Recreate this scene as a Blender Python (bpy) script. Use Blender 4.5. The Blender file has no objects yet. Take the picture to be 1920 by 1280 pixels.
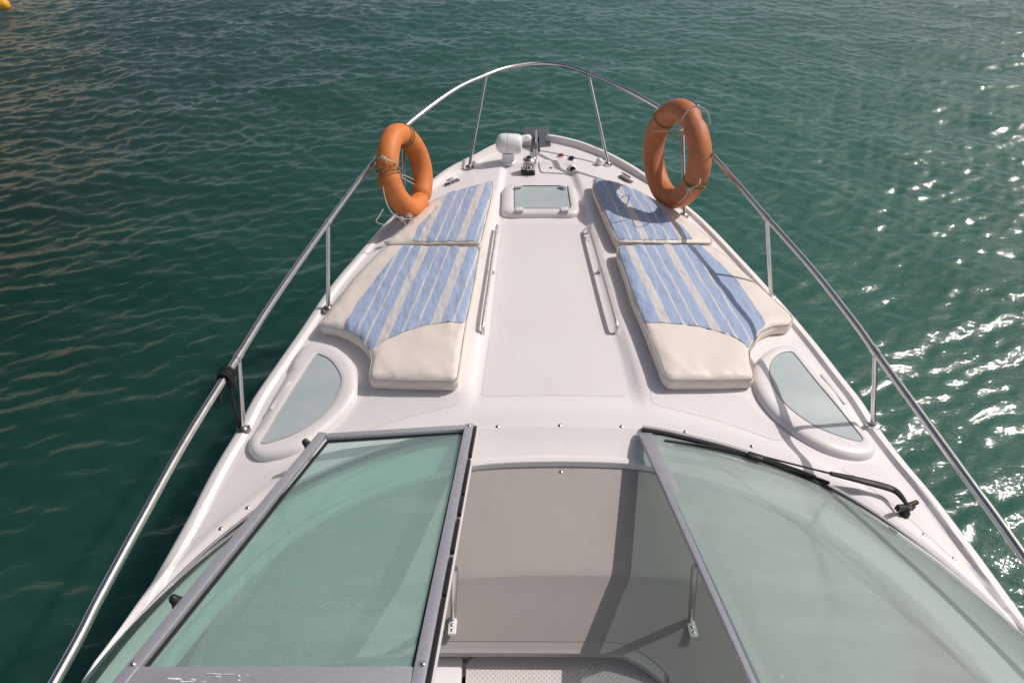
import bpy, bmesh, math, random
import numpy as np
from mathutils import Vector, Matrix, noise
random.seed(4)
PI = math.pi
S = bpy.context.scene
COL = S.collection

# ------------------------------------------------------------------ camera
PITCH = math.radians(37); FPX = 1280.0; CX = -0.2; CZ = 2.1
cam_d = bpy.data.cameras.new("camera"); cam = bpy.data.objects.new("camera", cam_d); COL.objects.link(cam)
cam.location = (CX, 0, CZ); cam.rotation_euler = (PI/2 - PITCH, 0, 0)
cam_d.sensor_width = 36; cam_d.lens = 24; cam_d.clip_start = 0.05; cam_d.clip_end = 3000
S.camera = cam

def U(px, py, z):
    """point at height z seen at photo pixel (1920 wide): used to survey the place"""
    u = px - 960; v = 640 - py
    d = (u, v*math.sin(PITCH) + FPX*math.cos(PITCH), v*math.cos(PITCH) - FPX*math.sin(PITCH))
    k = (z - CZ)/d[2]
    return Vector((CX + d[0]*k, d[1]*k, z))

# ------------------------------------------------------------------ light
HAZE = 15.0
SUN_AZ, SUN_EL = 72, 48        # azimuth from +Y towards +X
az, el = math.radians(SUN_AZ), math.radians(SUN_EL)
sv = Vector((math.sin(az)*math.cos(el), math.cos(az)*math.cos(el), math.sin(el)))
sl = bpy.data.lights.new("sun", 'SUN'); sl.energy = 3.0; sl.angle = math.radians(0.5); sl.color = (1.0, 0.945, 0.90)
so = bpy.data.objects.new("sun", sl); COL.objects.link(so); so.rotation_euler = sv.to_track_quat('Z', 'Y').to_euler()
W = bpy.data.worlds.new("World"); S.world = W; W.use_nodes = True
nt = W.node_tree; bg = nt.nodes["Background"]; sk = nt.nodes.new("ShaderNodeTexSky")
sk.sky_type = 'NISHITA'; sk.sun_disc = False; sk.sun_elevation = el; sk.sun_rotation = az
sk.dust_density = 5.0; sk.air_density = 1.0; sk.ozone_density = 1.0
# hazy white band towards the horizon, added to the physical sky
wtc = nt.nodes.new("ShaderNodeTexCoord"); wsx = nt.nodes.new("ShaderNodeSeparateXYZ"); nt.links.new(wtc.outputs["Generated"], wsx.inputs[0])
def wm(op, a, b):
    n = nt.nodes.new("ShaderNodeMath"); n.operation = op
    for i, q in enumerate((a, b)):
        if hasattr(q, "links"): nt.links.new(q, n.inputs[i])
        else: n.inputs[i].default_value = q
    return n.outputs[0]
hz_ = wm('POWER', wm('SUBTRACT', 1.0, wm('ABSOLUTE', wsx.outputs[2], 0)), 4.0)
wmx = nt.nodes.new("ShaderNodeMix"); wmx.data_type = 'RGBA'; wmx.blend_type = 'ADD'; wmx.inputs[0].default_value = 1
wsc = nt.nodes.new("ShaderNodeVectorMath"); wsc.operation = 'SCALE'; wsc.inputs[0].default_value = (HAZE*.92, HAZE*.98, HAZE); nt.links.new(hz_, wsc.inputs["Scale"])
# hazy glow of the sky around the sun
wdt = nt.nodes.new("ShaderNodeVectorMath"); wdt.operation = 'DOT_PRODUCT'; nt.links.new(wtc.outputs["Generated"], wdt.inputs[0]); wdt.inputs[1].default_value = sv
au = wm('MULTIPLY', wm('POWER', wm('MAXIMUM', wdt.outputs["Value"], 0.0), 18.0), 8.0)
wsa = nt.nodes.new("ShaderNodeVectorMath"); wsa.operation = 'SCALE'; wsa.inputs[0].default_value = (1, .98, .96); nt.links.new(au, wsa.inputs["Scale"])
wad = nt.nodes.new("ShaderNodeVectorMath"); wad.operation = 'ADD'; nt.links.new(wsc.outputs[0], wad.inputs[0]); nt.links.new(wsa.outputs[0], wad.inputs[1])
nt.links.new(sk.outputs[0], wmx.inputs[6]); nt.links.new(wad.outputs[0], wmx.inputs[7]); nt.links.new(wmx.outputs[2], bg.inputs[0]); bg.inputs[1].default_value = 0.053
S.view_settings.view_transform = 'Standard'; S.view_settings.look = 'None'; S.view_settings.gamma = 1; S.view_settings.exposure = 0.0

# ------------------------------------------------------------------ helpers
def tag(o, label=None, cat=None, group=None, kind=None):
    if label: o["label"] = label
    if cat: o["category"] = cat
    if group: o["group"] = group
    if kind: o["kind"] = kind
    return o

def empty(name, loc=(0, 0, 0), parent=None):
    o = bpy.data.objects.new(name, None); COL.objects.link(o); o.location = loc; o.empty_display_size = .1
    if parent: o.parent = parent
    return o

def mk(name, bm, mat, parent=None, smooth=True, angle=40):
    me = bpy.data.meshes.new(name)
    bmesh.ops.recalc_face_normals(bm, faces=bm.faces[:])
    if smooth:
        for f in bm.faces: f.smooth = True
        ca = math.radians(angle)
        for e in bm.edges:
            if len(e.link_faces) == 2 and e.calc_face_angle(0) > ca: e.smooth = False
    bm.to_mesh(me); bm.free()
    o = bpy.data.objects.new(name, me); COL.objects.link(o)
    for m in (mat if isinstance(mat, (list, tuple)) else [mat]): me.materials.append(m)
    if parent: o.parent = parent
    return o

def crom(pts, n=8, closed=False):
    P = [Vector(p) for p in pts]; out = []; N = len(P)
    rng = range(N if closed else N-1)
    for i in rng:
        if closed: a, b, c, d = P[i-1], P[i], P[(i+1) % N], P[(i+2) % N]
        else: a, b, c, d = P[max(i-1, 0)], P[i], P[i+1], P[min(i+2, N-1)]
        for k in range(n):
            t = k/n
            out.append(0.5*((2*b) + (c-a)*t + (2*a-5*b+4*c-d)*t*t + (3*b-3*c+d-a)*t*t*t))
    if not closed: out.append(P[-1].copy())
    return out

def resample(P, n, closed=False):
    P = [Vector(p) for p in P]
    Q = P + [P[0]] if closed else P
    L = [0]
    for i in range(1, len(Q)): L.append(L[-1] + (Q[i]-Q[i-1]).length)
    out = []; j = 0
    m = n if closed else n-1
    for k in range(n):
        s = L[-1]*k/m
        while j < len(L)-2 and L[j+1] < s: j += 1
        t = (s-L[j])/max(L[j+1]-L[j], 1e-9)
        out.append(Q[j].lerp(Q[j+1], min(max(t, 0), 1)))
    return out

def tube(bm, pts, r, seg=12, closed=False, cap=True, flat=None):
    P = [Vector(p) for p in pts]; N = len(P); rings = []
    up = None
    for i in range(N):
        if closed: t = (P[(i+1) % N]-P[i-1])
        else: t = P[min(i+1, N-1)]-P[max(i-1, 0)]
        t.normalize()
        if up is None:
            up = Vector((0, 0, 1)) if abs(t.z) < .9 else Vector((1, 0, 0))
        a = (up - t*up.dot(t)).normalized(); b = t.cross(a); up = a
        rr = r[i] if isinstance(r, (list, tuple)) else r
        fx = flat if flat else 1
        rings.append([bm.verts.new(P[i] + a*rr*fx*math.cos(2*PI*k/seg) + b*rr*math.sin(2*PI*k/seg)) for k in range(seg)])
    for i in range(N if closed else N-1):
        A, B = rings[i], rings[(i+1) % N]
        for k in range(seg): bm.faces.new((A[k], A[(k+1) % seg], B[(k+1) % seg], B[k]))
    if cap and not closed:
        bm.faces.new(rings[0]); bm.faces.new(rings[-1])
    return bm

def lathe(bm, prof, origin, axis=(0, 0, 1), seg=24):
    """prof: list of (radius, height)"""
    ax = Vector(axis).normalized(); o = Vector(origin)
    a = ax.orthogonal().normalized(); b = ax.cross(a); rings = []
    for r, h in prof:
        if r < 1e-6: rings.append([bm.verts.new(o + ax*h)])
        else: rings.append([bm.verts.new(o + ax*h + a*r*math.cos(2*PI*k/seg) + b*r*math.sin(2*PI*k/seg)) for k in range(seg)])
    for A, B in zip(rings, rings[1:]):
        for k in range(seg):
            k2 = (k+1) % seg
            if len(A) == 1 and len(B) == 1: continue
            if len(A) == 1: bm.faces.new((A[0], B[k], B[k2]))
            elif len(B) == 1: bm.faces.new((A[k], A[k2], B[0]))
            else: bm.faces.new((A[k], A[k2], B[k2], B[k]))
    return bm

def box(bm, c, size, rot=None, bev=0.0):
    M = Matrix.Translation(Vector(c)) @ (rot.to_4x4() if rot else Matrix.Identity(4)) @ Matrix.Diagonal((size[0], size[1], size[2], 1))
    r = bmesh.ops.create_cube(bm, size=1, matrix=M)
    if bev > 0:
        es = set(e for v in r['verts'] for e in v.link_edges)
        bmesh.ops.bevel(bm, geom=list(es), offset=bev, segments=2, affect='EDGES', profile=.6)
    return bm

def bar(bm, a, b, w, h, upv=(0, 0, 1), bev=0.0):
    a, b = Vector(a), Vector(b); t = (b-a); L = t.length; t.normalize()
    u = Vector(upv); u = (u - t*u.dot(t)).normalized(); s = t.cross(u)
    R = Matrix((s, t, u)).transposed()
    return box(bm, (a+b)/2, (w, L, h), R, bev)

def cutgrid(bm, step, x0, x1, y0, y1):
    k = math.ceil(x0/step)
    while k*step < x1:
        bmesh.ops.bisect_plane(bm, geom=bm.verts[:]+bm.edges[:]+bm.faces[:], dist=1e-5, plane_co=(k*step, 0, 0), plane_no=(1, 0, 0)); k += 1
    k = math.ceil(y0/step)
    while k*step < y1:
        bmesh.ops.bisect_plane(bm, geom=bm.verts[:]+bm.edges[:]+bm.faces[:], dist=1e-5, plane_co=(0, k*step, 0), plane_no=(0, 1, 0)); k += 1

def sheet(poly, zf, step=.04, off=0.0, thick=0.0):
    bm = bmesh.new()
    vs = [bm.verts.new((p[0], p[1], 0)) for p in poly]
    f = bm.faces.new(vs)
    bmesh.ops.triangulate(bm, faces=[f])
    xs = [p[0] for p in poly]; ys = [p[1] for p in poly]
    cutgrid(bm, step, min(xs), max(xs), min(ys), max(ys))
    bmesh.ops.remove_doubles(bm, verts=bm.verts[:], dist=1e-5)
    for v in bm.verts: v.co.z = zf(v.co.x, v.co.y) + off
    return bm

def interp(tab, t):
    if t <= tab[0][0]: return tab[0][1]
    for (a, b), (c, d) in zip(tab, tab[1:]):
        if t <= c: return b + (d-b)*(t-a)/(c-a)
    return tab[-1][1]
def sstep(a, b, x):
    t = min(max((x-a)/(b-a), 0), 1); return t*t*(3-2*t)

# ------------------------------------------------------------------ materials
def mat(name, col, rough=.5, metal=0, spec=.5, coat=0, ior=1.45):
    m = bpy.data.materials.new(name); m.use_nodes = True
    b = m.node_tree.nodes["Principled BSDF"]
    b.inputs["Base Color"].default_value = (*col, 1); b.inputs["Roughness"].default_value = rough
    b.inputs["Metallic"].default_value = metal; b.inputs["IOR"].default_value = ior
    b.inputs["Specular IOR Level"].default_value = spec; b.inputs["Coat Weight"].default_value = coat
    return m
def N(m, t, **kw):
    n = m.node_tree.nodes.new(t)
    for k, v in kw.items(): setattr(n, k, v)
    return n
def LK(m, a, b): m.node_tree.links.new(a, b)
def PB(m): return m.node_tree.nodes["Principled BSDF"]
def coord(m): return N(m, "ShaderNodeTexCoord").outputs["Object"]
def noise_tex(m, scale, detail=4, rough=.6, vec=None, sc=None):
    n = N(m, "ShaderNodeTexNoise"); n.inputs["Scale"].default_value = scale; n.inputs["Detail"].default_value = detail; n.inputs["Roughness"].default_value = rough
    v = vec or coord(m)
    if sc:
        mp = N(m, "ShaderNodeMapping"); mp.inputs["Scale"].default_value = sc; LK(m, v, mp.inputs[0]); v = mp.outputs[0]
    LK(m, v, n.inputs["Vector"]); return n.outputs["Fac"]
def ramp(m, fac, stops):
    r = N(m, "ShaderNodeValToRGB"); LK(m, fac, r.inputs[0])
    e = r.color_ramp.elements
    while len(e) < len(stops): e.new(.5)
    for i, (p, c) in enumerate(stops):
        e[i].position = p; e[i].color = (*c, 1) if len(c) == 3 else c
    return r.outputs[0]
def mixc(m, fac, a, b, mode='MIX'):
    n = N(m, "ShaderNodeMix"); n.data_type = 'RGBA'; n.blend_type = mode
    for s, i in ((fac, 0), (a, 6), (b, 7)):
        if hasattr(s, "links"): LK(m, s, n.inputs[i])
        elif i == 0: n.inputs[0].default_value = s
        else: n.inputs[i].default_value = (*s, 1)
    return n.outputs[2]
def bump(m, h, strength=.3, dist=.01):
    b = N(m, "ShaderNodeBump"); b.inputs["Strength"].default_value = strength; b.inputs["Distance"].default_value = dist
    LK(m, h, b.inputs["Height"]); return b.outputs[0]
def math_(m, op, a, b=None, c=None):
    n = N(m, "ShaderNodeMath", operation=op)
    for i, s in enumerate((a, b, c)):
        if s is None: continue
        if hasattr(s, "links"): LK(m, s, n.inputs[i])
        else: n.inputs[i].default_value = s
    return n.outputs[0]

def gelcoat(name, col, dirt=.18, nonskid=False, cell=.011, pitk=.17, rough=.38):
    m = mat(name, col, rough=rough, coat=0 if nonskid else .15)
    big = noise_tex(m, 1.6, 5, .65); fine = noise_tex(m, 22, 3, .6)
    f = ramp(m, big, [(.35, (0, 0, 0)), (.75, (1, 1, 1))])
    c = mixc(m, math_(m, 'MULTIPLY', f, dirt), col, tuple(x*y for x, y in zip(col, (.82, .77, .70))))
    run = ramp(m, noise_tex(m, 5, 5, .65, sc=(3.2, .55, 1)), [(.56, (0, 0, 0)), (.70, (1, 1, 1))])
    c = mixc(m, math_(m, 'MULTIPLY', run, dirt*.45), c, tuple(x*y for x, y in zip(col, (.74, .70, .64))))
    f2 = ramp(m, fine, [(.55, (0, 0, 0)), (.8, (1, 1, 1))])
    c = mixc(m, math_(m, 'MULTIPLY', f2, dirt*.5), c, tuple(x*.72 for x in col))
    if nonskid:
        mp = N(m, "ShaderNodeMapping"); mp.inputs["Rotation"].default_value = (0, 0, math.radians(45)); LK(m, coord(m), mp.inputs[0])
        sx = N(m, "ShaderNodeSeparateXYZ"); LK(m, mp.outputs[0], sx.inputs[0])
        k = 2*PI/cell
        a = math_(m, 'SINE', math_(m, 'MULTIPLY', sx.outputs[0], k)); b = math_(m, 'SINE', math_(m, 'MULTIPLY', sx.outputs[1], k))
        h = math_(m, 'MAXIMUM', a, b)
        h = math_(m, 'SMOOTH_MIN', h, .6, .4)
        pit = math_(m, 'MULTIPLY', math_(m, 'SUBTRACT', .6, h), pitk)
        c = mixc(m, math_(m, 'MAXIMUM', pit, 0.0), c, tuple(x*.45 for x in col))
        LK(m, bump(m, h, .5, .0016*pitk/.17), PB(m).inputs["Normal"])
    else:
        LK(m, bump(m, noise_tex(m, 6, 2, .5), .06, .01), PB(m).inputs["Normal"])
    LK(m, c, PB(m).inputs["Base Color"])
    return m

M_gel = gelcoat("white_gelcoat", (.80, .755, .755), .2)
M_frame = gelcoat("window_surround_plastic", (.76, .72, .72), .10)
M_skid = gelcoat("nonskid_gelcoat", (.765, .72, .725), .2, True, .0085, .09, .55)
M_lower = gelcoat("seat_hatch_nonskid", (.70, .63, .61), .15, True, .013, .17, .5)
M_dash = gelcoat("dash_moulding", (.38, .345, .335), .35, rough=.55)
M_dashskid = gelcoat("dash_textured", (.35, .318, .305), .3, True, .0082, .10, .6)
M_hull = gelcoat("hull_white", (.76, .73, .74), .1)
M_white = mat("white_plastic", (.8, .79, .80), .32, coat=.3)
M_black = mat("black_rubber", (.012, .012, .013), .5)
M_strap = mat("black_webbing", (.01, .01, .011), .8)
M_red = mat("red_cap", (.35, .03, .05), .45)

def metal(name, col, rough, aniso=False):
    m = mat(name, col, rough, metal=1)
    n = noise_tex(m, 40, 4, .65)
    r = N(m, "ShaderNodeMapRange"); LK(m, n, r.inputs[0]); r.inputs[3].default_value = rough*.7; r.inputs[4].default_value = rough*1.5
    LK(m, r.outputs[0], PB(m).inputs["Roughness"])
    LK(m, mixc(m, math_(m, 'MULTIPLY', ramp(m, noise_tex(m, 14, 5, .7), [(.5, (0, 0, 0)), (.75, (1, 1, 1))]), .35), col, (.38, .33, .28)), PB(m).inputs["Base Color"])
    return m
M_steel = metal("stainless_steel", (.66, .64, .64), .2)
M_rail = metal("brushed_handrail_steel", (.78, .74, .73), .40)
M_darksteel = metal("weathered_steel", (.30, .29, .29), .32)
M_alu = mat("anodised_aluminium", (.40, .39, .42), .42, metal=.55)
LK(M_alu, mixc(M_alu, ramp(M_alu, noise_tex(M_alu, 60, 4, .7), [(.45, (0, 0, 0)), (.8, (1, 1, 1))]), (.50, .49, .53), (.42, .41, .44)), PB(M_alu).inputs["Base Color"])

def glass(name, tint, haze, hazecol, streak=False, gloss=1.0, rough=.04):
    m = bpy.data.materials.new(name); m.use_nodes = True; t = m.node_tree; t.nodes.clear()
    out = N(m, "ShaderNodeOutputMaterial")
    tr = N(m, "ShaderNodeBsdfTransparent"); tr.inputs[0].default_value = (*tint, 1)
    gl = N(m, "ShaderNodeBsdfGlossy"); gl.inputs["Roughness"].default_value = rough; gl.inputs[0].default_value = (1, 1, 1, 1)
    df = N(m, "ShaderNodeBsdfDiffuse"); df.inputs[0].default_value = (*hazecol, 1)
    tl = N(m, "ShaderNodeBsdfTranslucent"); tl.inputs[0].default_value = (*hazecol, 1)
    ad = N(m, "ShaderNodeMixShader"); ad.inputs[0].default_value = .35; LK(m, df.outputs[0], ad.inputs[1]); LK(m, tl.outputs[0], ad.inputs[2])
    m1 = N(m, "ShaderNodeMixShader"); LK(m, tr.outputs[0], m1.inputs[1]); LK(m, ad.outputs[0], m1.inputs[2])
    n = noise_tex(m, 1.3, 3, .55, sc=(1.5, .6, 1)); n2 = noise_tex(m, 30, 5, .8, sc=(1, .25, 1))
    f = math_(m, 'ADD', math_(m, 'ADD', math_(m, 'MULTIPLY', n, .45), math_(m, 'MULTIPLY', n2, .12)), .72)
    f = math_(m, 'MULTIPLY', f, haze)
    sp = ramp(m, noise_tex(m, 170, 2, .5), [(.66, (0, 0, 0)), (.72, (1, 1, 1))])
    sm_ = ramp(m, noise_tex(m, 2.2, 4, .6, sc=(.5, 3, 1)), [(.5, (0, 0, 0)), (.72, (1, 1, 1))])
    f = math_(m, 'ADD', f, math_(m, 'ADD', math_(m, 'MULTIPLY', sp, .10), math_(m, 'MULTIPLY', sm_, .07)))
    LK(m, f, m1.inputs[0])
    ge = N(m, "ShaderNodeNewGeometry"); vd = N(m, "ShaderNodeVectorMath", operation='DOT_PRODUCT'); LK(m, ge.outputs["Normal"], vd.inputs[0]); LK(m, ge.outputs["Incoming"], vd.inputs[1])
    sch = math_(m, 'POWER', math_(m, 'SUBTRACT', 1.0, math_(m, 'ABSOLUTE', vd.outputs["Value"])), 5.0)
    frv = math_(m, 'ADD', .05, math_(m, 'MULTIPLY', sch, .95))
    m2 = N(m, "ShaderNodeMixShader"); LK(m, math_(m, 'MULTIPLY', frv, gloss), m2.inputs[0]); LK(m, m1.outputs[0], m2.inputs[1]); LK(m, gl.outputs[0], m2.inputs[2])
    g2 = N(m, "ShaderNodeBsdfGlossy"); g2.inputs["Roughness"].default_value = .06
    LK(m, bump(m, noise_tex(m, 75, 3, .6), 1.0, .012), g2.inputs["Normal"])
    m3 = N(m, "ShaderNodeMixShader"); m3.inputs[0].default_value = .035*gloss; LK(m, m2.outputs[0], m3.inputs[1]); LK(m, g2.outputs[0], m3.inputs[2])
    LK(m, m3.outputs[0], out.inputs[0])
    return m
M_glass = glass("tinted_windshield_glass", (.66, .84, .78), .52, (.60, .69, .645), gloss=1.5)
M_glass2 = glass("tinted_opened_panel_glass", (.76, .94, .90), .31, (.60, .79, .75), gloss=1.3)
M_hglass = mat("frosted_hatch_glass", (.42, .52, .52), .22, coat=.6)
M_hglass.node_tree.nodes["Principled BSDF"].inputs["Coat Roughness"].default_value = .06
LK(M_hglass, mixc(M_hglass, ramp(M_hglass, noise_tex(M_hglass, 5, 5, .7), [(.4, (0, 0, 0)), (.75, (1, 1, 1))]), (.43, .49, .50), (.50, .55, .55)), PB(M_hglass).inputs["Base Color"])

def vinyl():
    m = mat("cream_vinyl", (.74, .68, .61), .5)
    f = ramp(m, noise_tex(m, 3.2, 6, .7), [(.42, (0, 0, 0)), (.72, (1, 1, 1))])
    c = mixc(m, math_(m, 'MULTIPLY', f, .4), (.76, .675, .615), (.68, .585, .50))
    f = ramp(m, noise_tex(m, 45, 4, .7), [(.62, (0, 0, 0)), (.75, (1, 1, 1))])
    c = mixc(m, math_(m, 'MULTIPLY', f, .18), c, (.42, .38, .34))
    LK(m, c, PB(m).inputs["Base Color"])
    h = math_(m, 'ADD', noise_tex(m, 9, 3, .5), math_(m, 'MULTIPLY', noise_tex(m, 260, 2, .5), .06))
    LK(m, bump(m, h, .25, .012), PB(m).inputs["Normal"])
    return m
M_vinyl = vinyl()
M_pipe = mat("grey_piping", (.42, .39, .37), .6)

def stripes(name, ang, phase, side, inner_thin, fwd, period=.247):
    m = mat(name, (.3, .4, .7), .85, spec=.2)
    sx = N(m, "ShaderNodeSeparateXYZ"); LK(m, coord(m), sx.inputs[0])
    wob = math_(m, 'MULTIPLY', math_(m, 'SUBTRACT', noise_tex(m, 4, 2, .5), .5), .012)
    p = math_(m, 'ADD', math_(m, 'ADD', sx.outputs[0], math_(m, 'MULTIPLY', sx.outputs[1], math.tan(ang))), wob)
    q = math_(m, 'MULTIPLY', math_(m, 'ADD', p, phase), side)     # metres outwards from the inner wide cream band
    q = math_(m, 'ADD', q, .5)
    blue, cream = (.35, .43, .60), (.65, .605, .58)
    r = N(m, "ShaderNodeValToRGB"); LK(m, q, r.inputs[0]); r.color_ramp.interpolation = 'CONSTANT'
    e = r.color_ramp.elements
    st = [(0, blue)]
    if inner_thin: st += [(.5-.097, cream), (.5-.085, blue)]
    for b_ in ((0, period) if not fwd else (0, period)):
        st += [(.5+b_-.026, cream), (.5+b_+.026, blue), (.5+b_+.083, cream), (.5+b_+.095, blue), (.5+b_+.152, cream), (.5+b_+.164, blue)]
    while len(e) < len(st): e.new(.5)
    for i, (z_, c) in enumerate(st): e[i].position = z_
    for i, (z_, c) in enumerate(st): e[i].position = z_; e[i].color = (*c, 1)
    c = mixc(m, math_(m, 'MULTIPLY', ramp(m, noise_tex(m, 5, 6, .7), [(.4, (0, 0, 0)), (.75, (1, 1, 1))]), .22), r.outputs[0], (.42, .47, .62))
    c = mixc(m, math_(m, 'MULTIPLY', noise_tex(m, 350, 2, .6), .18), c, (.2, .24, .36))
    LK(m, c, PB(m).inputs["Base Color"])
    h = math_(m, 'ADD', noise_tex(m, 10, 3, .55, sc=(2.2, .7, 1)), math_(m, 'MULTIPLY', noise_tex(m, 500, 2, .5), .04))
    LK(m, bump(m, h, .75, .014), PB(m).inputs["Normal"])
    return m

def ringmat(name, a, b, c):
    m = mat(name, a, .55)
    f = ramp(m, noise_tex(m, 5, 6, .7), [(.4, (0, 0, 0)), (.7, (1, 1, 1))])
    col = mixc(m, f, a, b)
    f = ramp(m, noise_tex(m, 28, 5, .75), [(.58, (0, 0, 0)), (.72, (1, 1, 1))])
    col = mixc(m, math_(m, 'MULTIPLY', f, .5), col, c)
    LK(m, col, PB(m).inputs["Base Color"])
    LK(m, bump(m, noise_tex(m, 30, 4, .6), .25, .006), PB(m).inputs["Normal"])
    return m
M_ringL = ringmat("orange_ring_shell", (.66, .205, .05), (.56, .155, .035), (.38, .16, .08))
M_ringR = ringmat("faded_orange_ring_shell", (.47, .165, .075), (.55, .165, .055), (.34, .19, .13))
def ropem(name, c):
    m = mat(name, c, .85)
    w = N(m, "ShaderNodeTexNoise"); w.inputs["Scale"].default_value = 160; LK(m, coord(m), w.inputs["Vector"])
    LK(m, mixc(m, w.outputs["Fac"], tuple(x*.55 for x in c), tuple(min(1, x*1.3) for x in c)), PB(m).inputs["Base Color"])
    LK(m, bump(m, w.outputs["Fac"], .8, .004), PB(m).inputs["Normal"])
    return m
M_rope = ropem("grey_white_rope", (.55, .50, .44)); M_ropey = ropem("ochre_cord", (.33, .22, .07)); M_ropeb = mat("black_line", (.012, .012, .013), .8)

# ------------------------------------------------------------------ deck surface
EL = [(-1.70, -4.2), (-1.70, -2.5), (-1.68, -1), (-1.655, 0), (-1.63, .7), (-1.599, 1.122), (-1.579, 1.22), (-1.552, 1.34), (-1.535, 1.48), (-1.512, 1.779), (-1.50, 2.053), (-1.461, 2.386), (-1.424, 2.632), (-1.353, 3.058), (-1.285, 3.439), (-1.175, 3.843), (-1.08, 4.147), (-.98, 4.40), (-.769, 4.86), (-.57, 5.126), (-.43, 5.28), (-.296, 5.396), (-.15, 5.49), (0, 5.545)]
ER = [(1.70, -4.2), (1.70, -2.5), (1.68, -1), (1.66, 0), (1.64, .7), (1.614, 1.34), (1.573, 1.831), (1.535, 2.07), (1.505, 2.299), (1.465, 2.57), (1.409, 3.008), (1.306, 3.516), (1.20, 3.95), (1.10, 4.28), (1.0, 4.523), (.885, 4.76), (.771, 4.958), (.601, 5.212), (.466, 5.355), (.319, 5.442), (.16, 5.51), (0, 5.545)]
EDGE = {}
for s, E in ((-1, EL), (1, ER)):
    EDGE[s] = resample(crom([(x, y, 0) for x, y in E], 8), 260)
WT = {s: [(p.y, abs(p.x)) for p in EDGE[s]] for s in (-1, 1)}
def hw(x, y): return interp(WT[-1 if x < 0 else 1], y)
def edge_dist(x, y):
    s = -1 if x < 0 else 1
    if y < 4.3: 
        w = hw(x, y); return (w-abs(x))*.97
    P = EDGE[s]; p = Vector((x, y, 0)); best = 9
    for i in range(150, len(P)-1):
        a, b = P[i], P[i+1]; d = b-a; t = max(0, min(1, (p-a).dot(d)/d.dot(d))); q = (p-a-d*t).length
        if q < best: best = q
    return best
CR = [(-4, .15), (3.0, .145), (3.8, .12), (4.6, .075), (5.2, .05), (5.6, .035)]
XR = [(2.3, .41), (2.55, .40), (2.88, .375), (4.0, .335), (4.7, .30), (5.04, .275)]
def H0(x, y):
    w = max(hw(x, y), .5)
    z = -interp(CR, y)*min((abs(x)/w)**2, 1.3)
    xr = interp(XR, y)
    m = sstep(xr-.045, xr+.005, abs(x))
    m2 = 1-sstep(4.98, 5.06, y)
    # raised side decks either side of the sunken walkway, easing away behind the cushions and towards the bow
    z += .032*(m*m2 + (1-m2))*sstep(2.22, 2.5, y)
    # soft brow in front of the windshield
    z += .018*math.exp(-((y-arc_y(x)-.10)/.07)**2)
    return z
def H(x, y):
    z = H0(x, y); d = edge_dist(x, y)
    h = .022 + .03*sstep(4.5, 5.1, y)
    if y > 5.2: h *= sstep(.045, .075, abs(x-.02))
    z += h*(1-sstep(.045, .062, d)) - .012*(1-sstep(0, .012, d))
    return z
ARCR = [(0, 2.165), (.20, 2.162), (.37, 2.15), (.52, 2.118), (.80, 2.03), (1.10, 1.87), (1.31, 1.66), (1.455, 1.44), (1.548, 1.22), (1.603, .95), (1.628, .4), (1.64, -1), (1.645, -4.2)]
ARCP = resample(crom([(x, y, 0) for x, y in ARCR], 8), 300)
def arc_y(x):
    x = abs(x)
    return interp([(p.x, p.y) for p in ARCP[:130]], x)

def Uh(px, py, h=0.0, f=None):
    f = f or H0; z = 0
    for _ in range(12):
        p = U(px, py, z); z = f(p.x, p.y)+h
    return U(px, py, z)

boat = empty("motorboat", (0, 0, 0))
tag(boat, "white motor cruiser with sunken nonskid foredeck, steel bow rail and tinted windshield", "motorboat")

def deck():
    bm = bmesh.new(); cols = [0, .006, .02, .04, .048, .056, .064, .075, .10]
    NC = 62
    rowsI = []
    mid = {}
    for s in (-1, 1):
        P = [p for p in EDGE[s]]
        fwd = [p for p in P if p.y >= 2.25]; aft = [p for p in P if .95 <= p.y < 2.25]; back = [p for p in P if p.y < .95]
        aft.reverse(); back.reverse()
        rows = []
        fwd = resample(fwd, 150); fwd.reverse()
        for p in fwd: rows.append((p, Vector((0, 2.18+(p.y-2.25)*(3.02/3.295), 0))))
        arcA = [p for p in ARCP if p.y > 1.0]; arcA = resample(arcA, 80); aft = resample(aft, 80)
        for e, i in zip(aft, arcA): rows.append((e, Vector((s*i.x, i.y, 0))))
        for k in range(1, 11):
            y = .95 + (-4.2-.95)*k/10
            rows.append((Vector((s*hw(s, y), y, 0)), Vector((s*(1.600+.03*min(1, k/3)), y, 0))))
        grid = []
        for e, i in rows:
            L = (i-e).length; row = []
            ds = [c for c in cols if c < L*.5]
            d0 = ds[-1] if ds else 0; n = NC-len(ds)
            ds = ds + [d0+(L-d0)*(k+1)/n for k in range(n)]
            for d in ds:
                q = e.lerp(i, d/L)
                if abs(q.x) < 1e-4: 
                    key = round(q.y, 4)
                    if key not in mid: mid[key] = bm.verts.new((0, q.y, H(0.0001*s, q.y)))
                    row.append(mid[key]); continue
                row.append(bm.verts.new((q.x, q.y, H(q.x, q.y))))
            grid.append(row)
        for A, B in zip(grid, grid[1:]):
            for k in range(len(A)-1):
                q = [A[k], A[k+1], B[k+1], B[k]]
                u = []
                for v in q:
                    if v not in u: u.append(v)
                if len(u) > 2:
                    try: bm.faces.new(u)
                    except ValueError: pass
    bmesh.ops.remove_doubles(bm, verts=bm.verts[:], dist=.0004)
    return mk("deck", bm, M_gel, boat, angle=50)
deck()

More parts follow.
